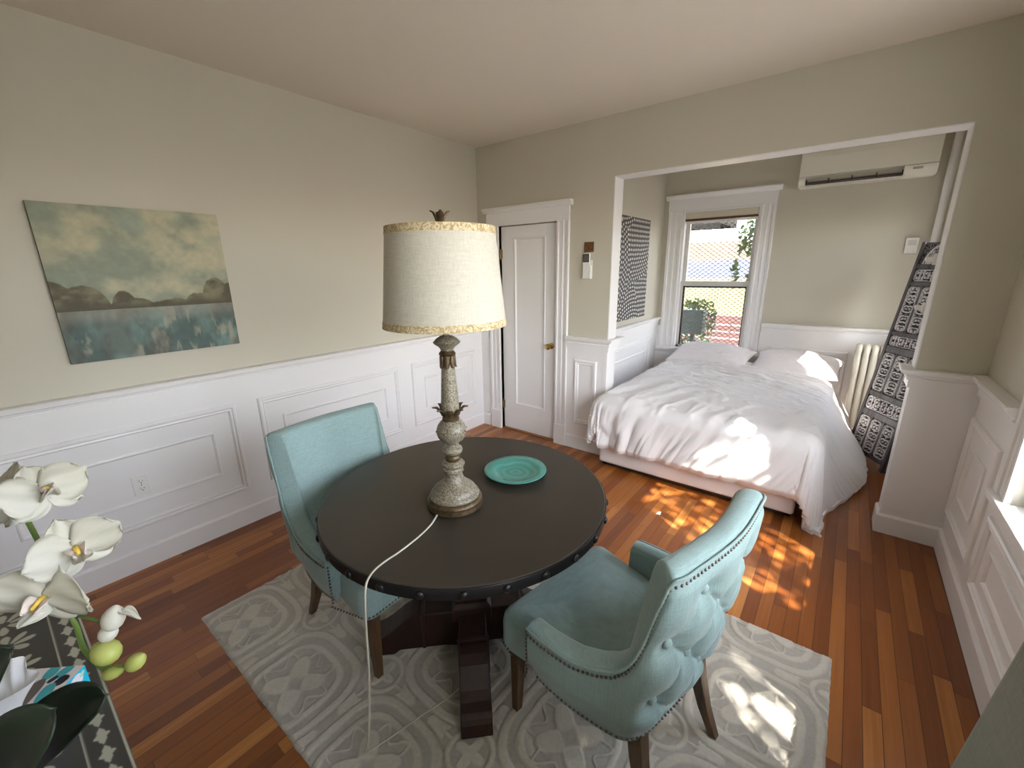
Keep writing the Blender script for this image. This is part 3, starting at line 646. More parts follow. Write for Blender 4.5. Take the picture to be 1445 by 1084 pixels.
# ------------------------------------------------------------------ round table
TX, TY, TR, TZ = 1.85, -2.16, .565, .760
t = thing('round_table', 'round dark metal-topped pedestal table with studded black rim', 'table', (TX, TY, 0))
prof = [(0.001, TZ - .001), (TR - .02, TZ - .001), (TR - .003, TZ), (TR, TZ - .002), (TR, TZ - .006), (TR - .003, TZ - .030), (0.001, TZ - .030)]
MB().lathe(prof, n=128).build('tabletop', M['tabletop'], t, smooth=True, angle=35)
prof = [(TR - .004, TZ - .0035), (TR + .0035, TZ - .0035), (TR + .005, TZ - .006), (TR + .005, TZ - .041), (TR + .002, TZ - .044), (TR - .03, TZ - .044), (TR - .03, TZ - .030)]
MB().lathe(prof, n=128, cap=False).build('rim_band', M['tableband'], t, smooth=True, angle=35)
stud = MB()
for k in range(6):
    pass
sv = []
prof = [(.0145, 0), (.0135, .004), (.0100, .0075), (.005, .0095), (.0005, .010)]
stud_me = None
for k in range(28):
    a = 2 * PI * (k + .35) / 28
    b = MB().lathe(prof, n=14)
    Mx = Matrix.Rotation(a, 4, 'Z') @ Matrix.Translation((TR + .0045, 0, TZ - .024)) @ Matrix.Rotation(PI / 2, 4, 'Y')
    if stud_me is None:
        o = b.build('rim_stud', M['tableband'], t, smooth=True); stud_me = o.data
    else:
        o = bpy.data.objects.new('rim_stud', stud_me); C.objects.link(o); o.parent = t
    o.matrix_local = Mx
R45 = Matrix.Rotation(PI / 4, 4, 'Z')
def sq(b, w, z0, z1, w2=None, M_=R45):
    w2 = w if w2 is None else w2; vs = [M_ @ Vector((sx * (w if z == z0 else w2), sy * (w if z == z0 else w2), z)) for z in (z0, z1) for sx, sy in ((-1, -1), (1, -1), (1, 1), (-1, 1))]
    b.add(vs, [(3, 2, 1, 0), (4, 5, 6, 7)] + [(i, (i + 1) % 4, 4 + (i + 1) % 4, 4 + i) for i in range(4)]); return b
b = MB()
for (w0, z0, z1, w1) in ((.085, .17, .235, .085), (.085, .235, .25, .068), (.068, .25, .27, .072), (.072, .27, .30, .060), (.060, .30, .56, .056), (.056, .56, .60, .072), (.072, .60, .63, .072), (.072, .63, .66, .10), (.10, .66, .70, .10)): sq(b, w0, z0, z1, w1)
b.build('pedestal_column', M['espresso'], t, bevel=.004)
sq(MB(), .22, .698, .716, .22).build('mounting_plate', M['espresso'], t, bevel=.004)
foot_poly = [(.0, .0 + RZ), (.0, .205), (.20, .205), (.235, .203), (.265, .192), (.30, .172), (.33, .146), (.36, .122), (.39, .104), (.42, .092), (.437, .082), (.446, .066), (.450, RZ), (.40, RZ), (.345, RZ), (.32, .03), (.0, .03)]
for k in range(4):
    b = MB().prism(foot_poly, 'y', -.058, .058)
    b.box(.205, .222, -.064, .064, .03, .214)
    b.v = [tuple(Matrix.Rotation(PI / 4 + k * PI / 2 , 4, 'Z') @ Vector(p)) for p in b.v]; b.build('pedestal_foot', M['espresso'], t, bevel=.005)

# plate
m, nt, bs = new_mat('swirled sea-green glass'); N_ = nt.nodes; Lk = nt.links
tc = N_.new('ShaderNodeTexCoord'); wv = N_.new('ShaderNodeTexWave'); wv.wave_type = 'RINGS'; wv.rings_direction = 'Z'; wv.inputs['Scale'].default_value = 9; wv.inputs['Distortion'].default_value = 5; wv.inputs['Detail'].default_value = 3; wv.inputs['Detail Scale'].default_value = 1.2
Lk.new(tc.outputs['Object'], wv.inputs['Vector']); cr = N_.new('ShaderNodeValToRGB'); e = cr.color_ramp.elements; Lk.new(wv.outputs['Fac'], cr.inputs['Fac'])
e[0].position = .35; e[0].color = (.085, .33, .275, 1); e[1].position = 1; e[1].color = (.14, .41, .35, 1); Lk.new(cr.outputs[0], bs.inputs['Base Color'])
bs.inputs['Roughness'].default_value = .12; bs.inputs['Transmission Weight'].default_value = .25; bs.inputs['IOR'].default_value = 1.45; M['plate'] = m
t = thing('glass_plate', 'round sea-green swirled glass plate on the table beside the lamp', 'plate', (1.930, -1.930, TZ))
MB().lathe([(.001, 0), (.060, 0), (.062, .003), (.080, .007), (.105, .014), (.136, .020), (.138, .022), (.136, .024), (.105, .018), (.085, .012), (.076, .0075), (.060, .006), (.001, .006)], n=72).build('dish', M['plate'], t, smooth=True)

# ------------------------------------------------------------------ lamp
LX, LY = 1.895, -2.268
t = thing('table_lamp', 'tall distressed cream candlestick table lamp with linen drum shade on the round table', 'lamp', (LX, LY, TZ))
MB().lathe([(.100, .0), (.106, .004), (.107, .014), (.104, .024), (.106, .030), (.100, .040), (.094, .044)], n=64).build('lamp_foot', M['bronze'], t, smooth=True, angle=40)
base = [(.094, .040), (.096, .046), (.093, .054), (.085, .058), (.083, .062), (.080, .072), (.066, .084), (.050, .096), (.040, .108), (.034, .122), (.032, .134), (.034, .140), (.038, .143), (.038, .150), (.034, .153), (.033, .158), (.042, .166), (.044, .172), (.040, .178), (.030, .182), (.026, .186)]
MB().lathe(base, n=64).build('lamp_base', M['cream'], t, smooth=True, angle=50)
MB().lathe([(.026, .185), (.029, .190), (.031, .200), (.026, .208), (.022, .212)], n=48).build('bronze_ring', M['bronze'], t, smooth=True, angle=50)
MB().lathe([(.020, .210), (.028, .213), (.036, .220), (.038, .228), (.036, .236), (.028, .243), (.022, .246), (.020, .250), (.024, .254), (.024, .258), (.030, .262), (.042, .270), (.051, .283), (.055, .298), (.055, .310), (.050, .326), (.040, .340), (.030, .348), (.026, .352)], n=56).build('turned_ball', M['cream'], t, smooth=True, angle=50)
MB().lathe([(.026, .345), (.031, .350), (.031, .356), (.026, .360), (.026, .366), (.032, .370)], n=48).build('bronze_ring', M['bronze'], t, smooth=True, angle=50)
MB().lathe([(.030, .366), (.034, .380), (.0335, .392), (.030, .450), (.0255, .520), (.023, .560), (.023, .590)], n=48).build('lamp_column', M['cream'], t, smooth=True, angle=50)
MB().lathe([(.022, .585), (.028, .589), (.030, .595), (.026, .601), (.022, .606)], n=48).build('bronze_ring', M['bronze'], t, smooth=True, angle=50)
MB().lathe([(.021, .604), (.024, .612), (.030, .620), (.044, .630), (.048, .635), (.044, .640), (.036, .648), (.022, .657), (.012, .660), (.010, .70)], n=48).build('lamp_cup', M['cream'], t, smooth=True, angle=50)
def leaves(name, n, zr, length, r0, flare, up, width=.016, ph=0):
    b = MB()
    for k in range(n):
        a = 2 * PI * k / n + ph; pts = []
        L_, nn = 9, 5; P = np.zeros((L_, nn, 3))
        for i in range(L_):
            s = i / (L_ - 1); r = r0 + flare * s ** 1.7; z = zr + (length * s if up else -length * s) - (.010 * max(0, s - .75) * 4 * (1 if up else -1))
            wdt = width * math.sin(PI * min(.98, .22 + s * .78)) ** .7
            for j in range(nn):
                q = (j / (nn - 1) - .5) * 2; rr = r - .004 * q * q; P[i, j] = (rr * math.cos(a) - q * wdt * math.sin(a), rr * math.sin(a) + q * wdt * math.cos(a), z)
        b.grid(P)
    return b.build(name, M['bronze'], t, smooth=True, solid=.004)
leaves('acanthus_leaf_collar', 8, .366, .040, .032, .034, True, .013)
leaves('acanthus_leaf_collar', 8, .350, .052, .030, .030, False, .0125, .3)
leaves('acanthus_leaf_collar', 7, .590, .055, .027, .003, False, .0095)
ZS0, ZS1, RS0, RS1 = .695, 1.012, .210, .178
def rs(z): return RS0 + (RS1 - RS0) * (z - ZS0) / (ZS1 - ZS0)
MB().lathe([(rs(ZS0), ZS0), (rs(ZS1), ZS1), (rs(ZS1) - .003, ZS1), (rs(ZS0) - .003, ZS0), (rs(ZS0), ZS0)], n=96, cap=False).build('lamp_shade', M['shade'], t, smooth=True, angle=40)
for (z0, z1) in ((ZS0 - .001, ZS0 + .022), (ZS1 - .022, ZS1 + .001)):
    MB().lathe([(rs(z0) + .0015, z0), (rs(z1) + .0015, z1), (rs(z1) - .0045, z1), (rs(z0) - .0045, z0), (rs(z0) + .0015, z0)], n=96, cap=False).build('shade_trim', M['band'], t, smooth=True, angle=40)
b = MB().tube([(0, 0, .69), (0, 0, 1.02)], .005, 10)
for k in range(3):
    a = 2 * PI * k / 3; b.tube([(0, 0, 1.008), (RS1 * math.cos(a), RS1 * math.sin(a), 1.008)], .0022, 6)
b.build('harp', M['brass'], t)
b = MB().lathe([(.008, 1.012), (.012, 1.018), (.012, 1.030), (.015, 1.045), (.012, 1.060)], n=20); b.build('finial', M['bronze'], t, smooth=True)
leaves('finial_petals', 4, 1.016, .058, .010, .022, True, .009, -.666)
cw = [(1.903, -2.365, .768), (1.925, -2.41, .765), (1.938, -2.442, .765), (1.953, -2.50, .765), (1.961, -2.553, .765), (1.966, -2.60, .765), (1.967, -2.64, .765), (1.975, -2.685, .766), (1.992, -2.722, .764), (2.004, -2.741, .748), (2.004, -2.748, .70), (1.996, -2.750, .60), (1.985, -2.752, .45), (1.968, -2.756, .30), (1.945, -2.757, .17), (1.912, -2.755, .06), (1.898, -2.752, .022), (1.905, -2.72, .016), (1.926, -2.646, .0165), (1.949, -2.549, .0165), (1.978, -2.441, .0165), (1.99, -2.33, .0165)]
def smooth_path(pts, n=6):
    out = []; P = [Vector(p) for p in pts]; P = [P[0]] + P + [P[-1]]
    for i in range(1, len(P) - 2):
        for k in range(n):
            s = k / n; out.append(.5 * ((2 * P[i]) + (-P[i - 1] + P[i + 1]) * s + (2 * P[i - 1] - 5 * P[i] + 4 * P[i + 1] - P[i + 2]) * s * s + (-P[i - 1] + 3 * P[i] - 3 * P[i + 1] + P[i + 2]) * s ** 3))
    out.append(P[-2]); return out
sp = smooth_path([(p[0] - LX, p[1] - LY, p[2] - TZ) for p in cw])
MB().tube(sp, .0030, 8, sq=(.8, 1.25)).build('power_cord', M['cord'], t, smooth=True)

# ------------------------------------------------------------------ upholstered dining chair
def make_chair(label):
    t = thing('dining_chair', label, 'chair', group='aqua upholstered dining chairs')
    HS = .262         # half width outside at the back
    FB = -.250        # back outer plane (f) at seat height
    # plan path of the OUTER face, front of left arm -> back -> front of right arm   (local: x = across, y = forward)
    pts = []; rc = .062; yf = .125
    for k in range(14): pts.append((-HS, yf + (FB + rc - yf) * k / 14))
    for k in range(18):
        a = PI + (PI / 2) * k / 18; pts.append((-HS + rc + rc * math.cos(a), FB + rc + rc * math.sin(a)))
    for k in range(37): pts.append((-HS + rc + (2 * HS - 2 * rc) * k / 36, FB - .020 * math.sin(PI * k / 36)))
    for k in range(1, 19):
        a = -PI / 2 + (PI / 2) * k / 18; pts.append((HS - rc + rc * math.cos(a), FB + rc + rc * math.sin(a)))
    for k in range(1, 15): pts.append((HS, FB + rc + (yf - FB - rc) * k / 14))
    pts = np.array(pts); n0 = len(pts)
    pts[:, 0] *= 1 + .24 * np.sin(PI * np.clip((pts[:, 1] + .25) / .62, 0, 1)) ** .8      # the arms splay outwards
    # resample evenly
    seg = np.r_[0, np.cumsum(np.hypot(*np.diff(pts, axis=0).T))]; n = 240; s = np.linspace(0, seg[-1], n)
    px = np.interp(s, seg, pts[:, 0]); py = np.interp(s, seg, pts[:, 1])
    tx = np.gradient(px); ty = np.gradient(py); l = np.hypot(tx, ty); ox = ty / l; oy = -tx / l
    if oy[n // 2] > 0: ox, oy = -ox, -oy     # outward
    sc = s - seg[-1] / 2                     # 0 at mid back
    asc = np.abs(sc); smax = seg[-1] / 2
    # top height along the path
    hx = np.array([0, .15, .235, .262, .268, .275, .285, .303, .335, .38, .45, smax]); hy = np.array([.992, .992, .992, .988, .92, .83, .75, .685, .640, .612, .590, .575])
    ht = np.interp(asc, hx, hy); k_ = np.hanning(7); k_ /= k_.sum(); ht = np.convolve(np.pad(ht, 3, mode='edge'), k_, mode='valid')
    th = np.interp(asc, [0, .2, .3, .45, smax], [.068, .070, .075, .070, .064])
    ZB, ZI = .335, .44
    def lean(z): q = np.clip(z - .45, 0, None); return q * .10 + q * q * .06
    backness = sst(.40, .24, asc)            # lean backwards everywhere near the back
    flare = sst(.08, .24, asc) * sst(.45, .27, asc)
    def place(i, inn, z, puff=0.0):
        """inn = distance inward from the outer face"""
        q = lean(z) * backness[i]; x = px[i] - ox[i] * inn + ox[i] * puff; yv = py[i] - oy[i] * inn + oy[i] * puff - q
        x += np.sign(px[i]) * flare[i] * max(0, z - .55) * .06
        taper = 1 - .10 * sst(.46, .33, z); return (x * taper, yv * (1 if z > .46 else taper), z)
    # --- section: inner bottom -> top roll -> outer bottom
    m_in, m_top, m_out = 26, 12, 80
    # tufts
    buttons = []
    for r_, zz in enumerate((.845, .735, .625, .515, .405)):
        xs = (-.11, .11) if r_ % 2 == 0 else (-.22, 0, .22)
        for q in xs:
            if not (zz > .8 and abs(q) > .2): buttons.append((q, zz))
    lines = []
    for (a0, b0) in buttons:
        for (a1, b1) in buttons:
            if abs(abs(a0 - a1) - .11) < .01 and abs(b0 - b1 - .11) < .01: lines.append((a0, b0, a1, b1))
    def puffo(sv, z, h):
        p = .026 * math.sin(PI * min(1, max(0, (z - .36) / (h - .36)))) ** .5 * float(sst(.34, .26, abs(sv)))
        d = 0
        for (a, b_) in buttons:
            r2 = (sv - a) ** 2 + (z - b_) ** 2
            if r2 < .02: d = max(d, .034 * math.exp(-r2 / .0022))
        for (a, b_, a1, b1) in lines:
            dx, dz = a1 - a, b1 - b_; tt_ = ((sv - a) * dx + (z - b_) * dz) / (dx * dx + dz * dz)
            if -.05 < tt_ < 1.05:
                dist = abs((sv - a) * dz - (z - b_) * dx) / math.hypot(dx, dz); d = max(d, .012 * math.exp(-(dist / .006) ** 2) + .012 * math.exp(-(dist / .022) ** 2))
        return p - d
    P = np.zeros((n, m_in + m_top + m_out, 3)); welt = []; nails = []
    for i in range(n):
        h = ht[i]; T_ = th[i]; r_ = T_ / 2; row = []
        for j in range(m_in):
            z = .42 + (h - r_ - .42) * j / (m_in - 1); row.append(place(i, T_ - .010 * math.sin(PI * j / (m_in - 1)) * 0 + (-.012 * sst(.46, .60, z) + .012), z))
        zc = h - r_
        for j in range(1, m_top + 1):
            a = PI * j / (m_top + 1); row.append(place(i, r_ + r_ * math.cos(a), zc + r_ * .62 * math.sin(a)))
        for j in range(m_out):
            z = zc + (ZB - zc) * j / (m_out - 1)
            fade = float(sst(0, .045, zc - z)); row.append(place(i, 0, z, puffo(sc[i], z, h) * fade))
        P[i] = row
        zz = zc - .004; welt.append(place(i, -.0035, zz + .012)); nails.append(place(i, -.003, zz - .010))
    b = MB().grid(P); N1 = P.shape[1]
    # close arm fronts and underside
    for i in (0, n - 1):
        c = len(b.v); ctr = P[i].mean(0); ctr[1] += .010; b.v.append(tuple(ctr)); base_i = i * N1
        for j in range(N1 - 1): b.f.append((base_i + j, base_i + j + 1, c))
        b.f.append((base_i + N1 - 1, base_i, c))
    shell = b.build('backrest_shell', M['teal'], t, smooth=True, angle=70)
    # nailheads: one mesh per run (far more than could be parts)
    def nail_run(path, step, name='nailhead_trim'):
        pts_ = [Vector(p) for p in path]; L_ = [0]
        for a, c in zip(pts_, pts_[1:]): L_.append(L_[-1] + (c - a).length)
        bb = MB(); k = step / 2; j = 0
        while k < L_[-1]:
            while L_[j + 1] < k: j += 1
            q = (k - L_[j]) / max(1e-9, L_[j + 1] - L_[j]); p = pts_[j].lerp(pts_[j + 1], q)
            R_ = .0046; vs = []; fs = []
            for (rr, zz) in ((1, -.35), (.92, .25), (.6, .7)):
                for a in range(8): vs.append(p + Vector((R_ * rr * math.cos(a * PI / 4), R_ * zz, R_ * rr * math.sin(a * PI / 4))))
            # rough dome oriented by the outward direction
            cen = Vector((0, -.05, p.z)); od = (p - cen); od.z = 0; od.normalize(); Q = Vector((0, 1, 0)).rotation_difference(od)
            vs = [p + Q @ (v_ - p) for v_ in vs]; vs.append(p + od * R_)
            for r__ in range(2):
                for a in range(8): fs.append((r__ * 8 + a, r__ * 8 + (a + 1) % 8, (r__ + 1) * 8 + (a + 1) % 8, (r__ + 1) * 8 + a))
            for a in range(8): fs.append((16 + a, 16 + (a + 1) % 8, 24))
            bb.add(vs, fs); k += step
        o = bb.build(name, M['nail'], t, smooth=True); return o
    nail_run(nails, .0150)
    MB().tube(welt[::2], .0042, 8).build('welt_piping', M['teal'], t, smooth=True)
    bot = [place(i, -.002, ZB + .012) for i in range(0, n, 2)]; nail_run(bot, .0150)
    # buttons
    for (a, z) in buttons:
        i = int(np.argmin(np.abs(sc - a))); p = place(i, 0, z, puffo(a, z, ht[i]) + .008)
        bb = MB().lathe([(.0145, -.004), (.0145, 0), (.012, .0045), (.006, .0070), (.0005, .0075)], n=16)
        od = Vector((ox[i], oy[i], 0)); Q = Vector((0, 0, 1)).rotation_difference(od); bb.v = [tuple(Vector(p) + Q @ Vector(v_)) for v_ in bb.v]
        bb.build('tufting_button', M['teal'], t, smooth=True)
    # seat cushion: a rounded trapezoid box
    def seat_outline(f, w, nn=100):
        """superellipse-ish outline scaled by f"""
        o_ = []
        yf_, yb_ = .310, -.200; hw_f, hw_b = .290, .225; r = .05
        cs = [(hw_f - r, yf_ - r, 0), (-hw_f + r, yf_ - r, 90), (-hw_b + r, yb_ + r, 180), (hw_b - r, yb_ + r, 270)]
        for (cx, cy, a0) in cs:
            for k in range(10):
                a = math.radians(a0 + 90 * k / 9); o_.append((cx + (r - w) * math.cos(a), cy + (r - w) * math.sin(a)))
        return o_
    rings = []
    for (w, z) in ((.014, .325), (.004, .333), (.0, .345), (0, .43), (.004, .452), (.014, .468), (.032, .479)): rings.append([(p[0], p[1], z) for p in seat_outline(1, w)])
    o0 = np.array(rings[-1]); cen = o0.mean(0)
    for q in (.85, .65, .45, .25, .08):
        rings.append([(cen[0] + (p[0] - cen[0]) * q, cen[1] + (p[1] - cen[1]) * q, .479 + .020 * (1 - q ** 2)) for p in o0])
    m_ = len(rings[0]); b = MB(); vs = [p for r in rings for p in r]; fs = [tuple(range(m_))[::-1], tuple(range((len(rings) - 1) * m_, len(rings) * m_))]
    for i in range(len(rings) - 1):
        for k in range(m_): fs.append((i * m_ + k, i * m_ + (k + 1) % m_, (i + 1) * m_ + (k + 1) % m_, (i + 1) * m_ + k))
    b.add(vs, fs).build('seat', M['teal'], t, smooth=True, angle=60)
    so = seat_outline(1, -.001); L1 = [(p[0], p[1], ZB + .012) for p in so[:20]]; L1 = [(px[-1], yf, ZB + .012)] + L1 + [(px[0], yf, ZB + .012)]; nail_run(L1, .0150)
    for sx in (-1, 1): nail_run([(sx * (abs(px[0]) - .006), yf + .008, ZB + .02), (sx * (abs(px[0]) - .006), yf + .008, .535)], .0150)
    # legs
    for sx in (-1, 1):
        b = MB(); vs = []
        for (z, w, cx, cy) in ((.34, .023, sx * .232, .262), (RZ + .001, .014, sx * .238, .268)):
            for a, c in ((-1, -1), (1, -1), (1, 1), (-1, 1)): vs.append((cx + a * w, cy + c * w, z))
        b.add(vs, [(0, 1, 2, 3), (7, 6, 5, 4)] + [(i, (i + 1) % 4, 4 + (i + 1) % 4, 4 + i) for i in range(4)]).build('leg', M['leg'], t, bevel=.003)
        b = MB(); vs = []
        zs = [(.36, .024, .185, -.195), (.24, .022, .192, -.215), (.12, .018, .202, -.245), (RZ + .001, .014, .212, -.285)]
        for (z, w, cx, cy) in zs:
            for a, c in ((-1, -1), (1, -1), (1, 1), (-1, 1)): vs.append((sx * cx + a * w, cy + c * w, z))
        fs = [(0, 1, 2, 3), (15, 14, 13, 12)]
        for r in range(3): fs += [(r * 4 + i, r * 4 + (i + 1) % 4, r * 4 + 4 + (i + 1) % 4, r * 4 + 4 + i) for i in range(4)]
        b.add(vs, fs).build('leg', M['leg'], t, bevel=.003)
    return t
chairB = make_chair('aqua linen dining chair nearest the bed, its button-tufted back turned to the viewer')
def facing(fx, fy): return math.atan2(-fx, fy)
chairB.location = (2.520, -2.115, 0); chairB.rotation_euler = (0, 0, facing(-.985, .17))
chairA = copy_thing(chairB, (1.400, -2.320, 0), facing(1, .04), 'aqua linen dining chair by the left wall, its smooth inner back facing the table')

# ------------------------------------------------------------------ bed, duvet, pillows
BX0, BX1, BY0, BY1 = 1.49, 2.93, -.25, 1.76
t = thing('bed', 'low double bed with pale box spring pushed under the alcove window', 'bed', ((BX0 + BX1) / 2, (BY0 + BY1) / 2, 0))
part(MB().box(BX0 + .02, BX1 - .02, BY0 + .02, BY1 - .01, .05, .30), 'box_spring', M['skirt'], t, bevel=.02, seg=3)
part(MB().box(BX0, BX1, BY0 + .01, BY1, .30, .545), 'mattress', M['sheet'], t, bevel=.045, seg=4)
b = MB().box(BX0 + .04, BX1 - .04, BY0 + .06, BY0 + .09, .02, .05).box(BX0 + .04, BX1 - .04, BY1 - .12, BY1 - .09, .02, .05).box(BX0 + .04, BX0 + .07, BY0 + .06, BY1 - .1, .02, .05).box(BX1 - .07, BX1 - .04, BY0 + .06, BY1 - .1, .02, .05)
part(b, 'bed_frame', M['metal_dark'], t)
for xx in (BX0 + .07, BX1 - .10):
    for yy in (BY0 + .10, BY1 - .16): part(MB().box(xx, xx + .03, yy, yy + .03, 0, .03), 'bed_leg', M['metal_dark'], t)
# duvet
OL, OR, OF = .34, .66, .40; TOPZ = .600; YH = 1.56
na, nb = 330, 330
A = np.linspace(BX0 - OL, BX1 + OR, na)[:, None] * np.ones((1, nb)); Bv = np.ones((na, 1)) * np.linspace(BY0 - OF, YH, nb)[None, :]
cx = np.clip(A, BX0 + .05, BX1 - .03); cy = np.maximum(Bv, BY0 + .05)
dx = A - cx; dy = Bv - cy
dx = np.where(dx > 0, np.maximum(dx, 0), dx)
d = np.hypot(dx, dy); nxn = np.where(d > 1e-6, dx / np.maximum(d, 1e-6), 0); nyn = np.where(d > 1e-6, dy / np.maximum(d, 1e-6), 0)
r = .095
fl_right = .10 + .46 * sst(-.15, .75, cy); fl = np.where(dx > 0, fl_right * nxn ** 2 + .06 * nyn ** 2, np.where(dx < 0, .02 * nxn ** 2 + .10 * nyn ** 2, .06))
# corner cloth: limit the diagonal surplus so the right-foot corner reaches the floor, the left one stays up
th_ = np.minimum(d / r, PI / 2 * (1 - .0 * fl)); d0 = r * PI / 2; ex = np.maximum(d - d0, 0)
outd = r * np.sin(th_) + fl * ex; drop = r * (1 - np.cos(th_)) + np.sqrt(1 - fl ** 2) * ex
left_short = np.where(dx < 0, sst(0, .1, -dx) * sst(0, .1, -dy), 0); drop = drop * (1 - .30 * left_short)
maxdrop = TOPZ - .020; over = np.maximum(drop - maxdrop, 0); drop = np.minimum(drop, maxdrop); outd = outd + over * .25
X = cx + nxn * outd; Y = cy + nyn * outd
crown = .045 * np.sin(PI * np.clip((A - BX0) / (BX1 - BX0), 0, 1)) ** .7 * sst(BY0 - .1, BY0 + .5, Bv)
Z = TOPZ - drop + crown * sst(.1, 0, d)
# folds hanging from the edges
perim = np.where(np.abs(nyn) > np.abs(nxn), A, -Bv * 1.0 + 5)
leftish0 = sst(2.2, 1.5, A); ang = np.arctan2(nyn, nxn); along = A * np.abs(nyn) + Bv * np.abs(nxn) + ang * .25 + .55 * d * np.where(dx > 0, -1, 1) * (1 - .6 * leftish0)
amp = sst(.03, .35, d)
foot = np.abs(nyn) ** 2; side = 1 - foot
foldn = (vnoise(along * 13 + 2 * vnoise(along * 4, d * 5, 3), d * 1.5, 5) - .5) * 2
foldc = (vnoise(along * 44, d * 3, 9) - .5) * 2
leftish = sst(2.2, 1.5, A)
fa = amp * ((.026 + .026 * leftish) * foldn + (.007 + .014 * leftish) * foldc) * (.35 + .65 * np.maximum(foot, (dx < 0)))
fa += amp * .016 * side * (dx > 0) * (vnoise(along * 7, d * 2, 12) - .5) * 2
X = X + nxn * fa; Y = Y + nyn * fa
# wrinkles on top: ridged noise stretched along fans
def ridge(n): return 1 - np.abs(2 * n - 1)
q1 = (A - .5 * Bv); q2 = (A * .5 + Bv)
wr = ridge(fbm(q1 * 6.5 + .8 * fbm(A * 3, Bv * 3, 2, 2), q2 * 1.1, 21, 2)) ** 2.5
wr2 = ridge(fbm((A * .35 + Bv) * 11, (A - .35 * Bv) * 2.2 + 9, 31, 2)) ** 3
wr3 = ridge(fbm(A * 7, Bv * 7, 51, 3)) ** 4
mask_foot = sst(.9, -.1, Bv); topm = sst(.25, 0, d)
Z = Z + topm * (.036 * wr * (.35 + .65 * leftish) * (.4 + .6 * mask_foot) + .026 * wr2 * sst(.2, 1.2, Bv) + .012 * wr3 + .026 * (fbm(A * 2.2, Bv * 2.2, 61, 2) - .5))
# bottom hem gathers
hem = sst(.05, 0, (Bv - (BY0 - OF))); Y = Y + hem * .030 * (1 - sst(BX1, BX1 + .2, A)); Z = Z + hem * .012 * (vnoise(A * 30, A * 0, 4) - .5)
# keep clear of the left jamb and the left wall
lim = 1.462 + (.0) ; near = sst(-.09, -.015, Y) * sst(.25, .17, Y); xmin = np.where(Y < .08, 1.30, 1.30) * (1 - near) + lim * near
X = np.maximum(X, 1.24); X = np.maximum(X, xmin); X = np.where(Y > .55, np.minimum(X, 3.13 + np.clip((1.36 - Y) / .38, 0, 1) * .21), X)
Z = np.maximum(Z, .018)
P = np.stack([X, Y, Z], -1)
duv = MB().grid(P).build('duvet', M['duvet'], None, smooth=True, recalc=False)
md = duv.modifiers.new('s', 'SOLIDIFY'); md.thickness = .034; md.offset = -.2
md = duv.modifiers.new('u', 'SUBSURF'); md.levels = 0; md.render_levels = 1
tag(duv, 'rumpled white duvet spread over the bed with one corner hanging to the floor', 'duvet')
def pillow(label, x, y, z, a, c, T_, rz, tilt, seed):
    n = 70; u = np.linspace(-1, 1, n)[:, None] * np.ones((1, n)); v = np.ones((n, 1)) * np.linspace(-1, 1, n)[None, :]
    X = a * u * (1 - .07 * (1 - v ** 2) * 1.0 + .03); Y = c * v * (1 - .09 * (1 - u ** 2) + .03)
    prof = (np.clip(1 - np.abs(u) ** 2.6, 0, 1) ** .55) * (np.clip(1 - np.abs(v) ** 2.4, 0, 1) ** .55)
    wr = (ridge(fbm(u * 3 + seed, v * 7, seed, 3)) ** 3) * .012 + .012 * (fbm(u * 4, v * 4, seed + 3, 2) - .5); edge = 1 - prof
    top = prof * (T_ + wr) ; bot = -prof * T_ * .45
    b = MB(); b.grid(np.stack([X, Y, top], -1)); b.grid(np.stack([X, Y, bot], -1)[::-1])
    bm_ = b; o = bm_.build('pillow', M['sheet'], None, smooth=True)
    bm = bmesh.new(); bm.from_mesh(o.data); bmesh.ops.remove_doubles(bm, verts=bm.verts, dist=.0004); bmesh.ops.recalc_face_normals(bm, faces=bm.faces); bm.to_mesh(o.data); bm.free()
    for p in o.data.polygons: p.use_smooth = True
    o.location = (x, y, z); o.rotation_euler = (tilt, math.radians(seed % 3 - 1), rz); tag(o, label, 'pillow', 'pillows at the head of the bed'); return o
pillow('white bed pillow beneath the alcove window, left one of the pair', 1.890, 1.60, .695, .39, .225, .125, math.radians(-6), math.radians(14), 4)
pillow('white bed pillow on the wall side near the radiator, right one of the pair', 2.672, 1.59, .695, .352, .215, .120, math.radians(-3), math.radians(14), 8)

# scrap of paper on the floor
b = MB().add([(0, 0, .001), (.030, .006, .001), (.026, .028, .012), (.006, .022, .002), (.014, .012, .016)], [(0, 1, 4), (1, 2, 4), (2, 3, 4), (3, 0, 4)])
o = b.build('paper_scrap', M['plastic'], solid=.001); o.location = (2.16, -.66, 0); tag(o, 'tiny crumpled white scrap of paper on the floorboards between table and bed', 'paper')

# ------------------------------------------------------------------ console table, tissue box, orchid
CX0, CX1, CY0, CY1, CZ = 1.10, 2.32, -3.70, -3.268, .760
t = thing('console_table', 'charcoal console table with pale inlaid leaf pattern under the orchid', 'console table', ((CX0 + CX1) / 2, (CY0 + CY1) / 2, 0))
nx, ny = 620, 220
x = np.linspace(CX0, CX1, nx)[:, None] * np.ones((1, ny)); y = np.ones((nx, 1)) * np.linspace(CY0, CY1, ny)[None, :]
e1 = CY1 - y
lin = sst(.0022, .0012, np.abs(e1 - .055)); edge_l = sst(.0030, .0018, np.abs(e1 - .003))
px = np.mod(x, .052) - .026; py = e1 - .029; rr = np.hypot(px * .85, py * 1.35); aa = np.arctan2(py, px)
orn = sst(.0015, -.0015, rr - .0135 * (1 + .22 * np.cos(4 * aa))); orn = np.maximum(orn, sst(.002, 0, np.abs(py) * 1.0 + np.abs(np.abs(px) - .016) * .45 - .003))
fx = np.mod(x, .11) - .055; fy = e1 - .13; fr = np.hypot(fx, fy); fa_ = np.arctan2(fy, fx)
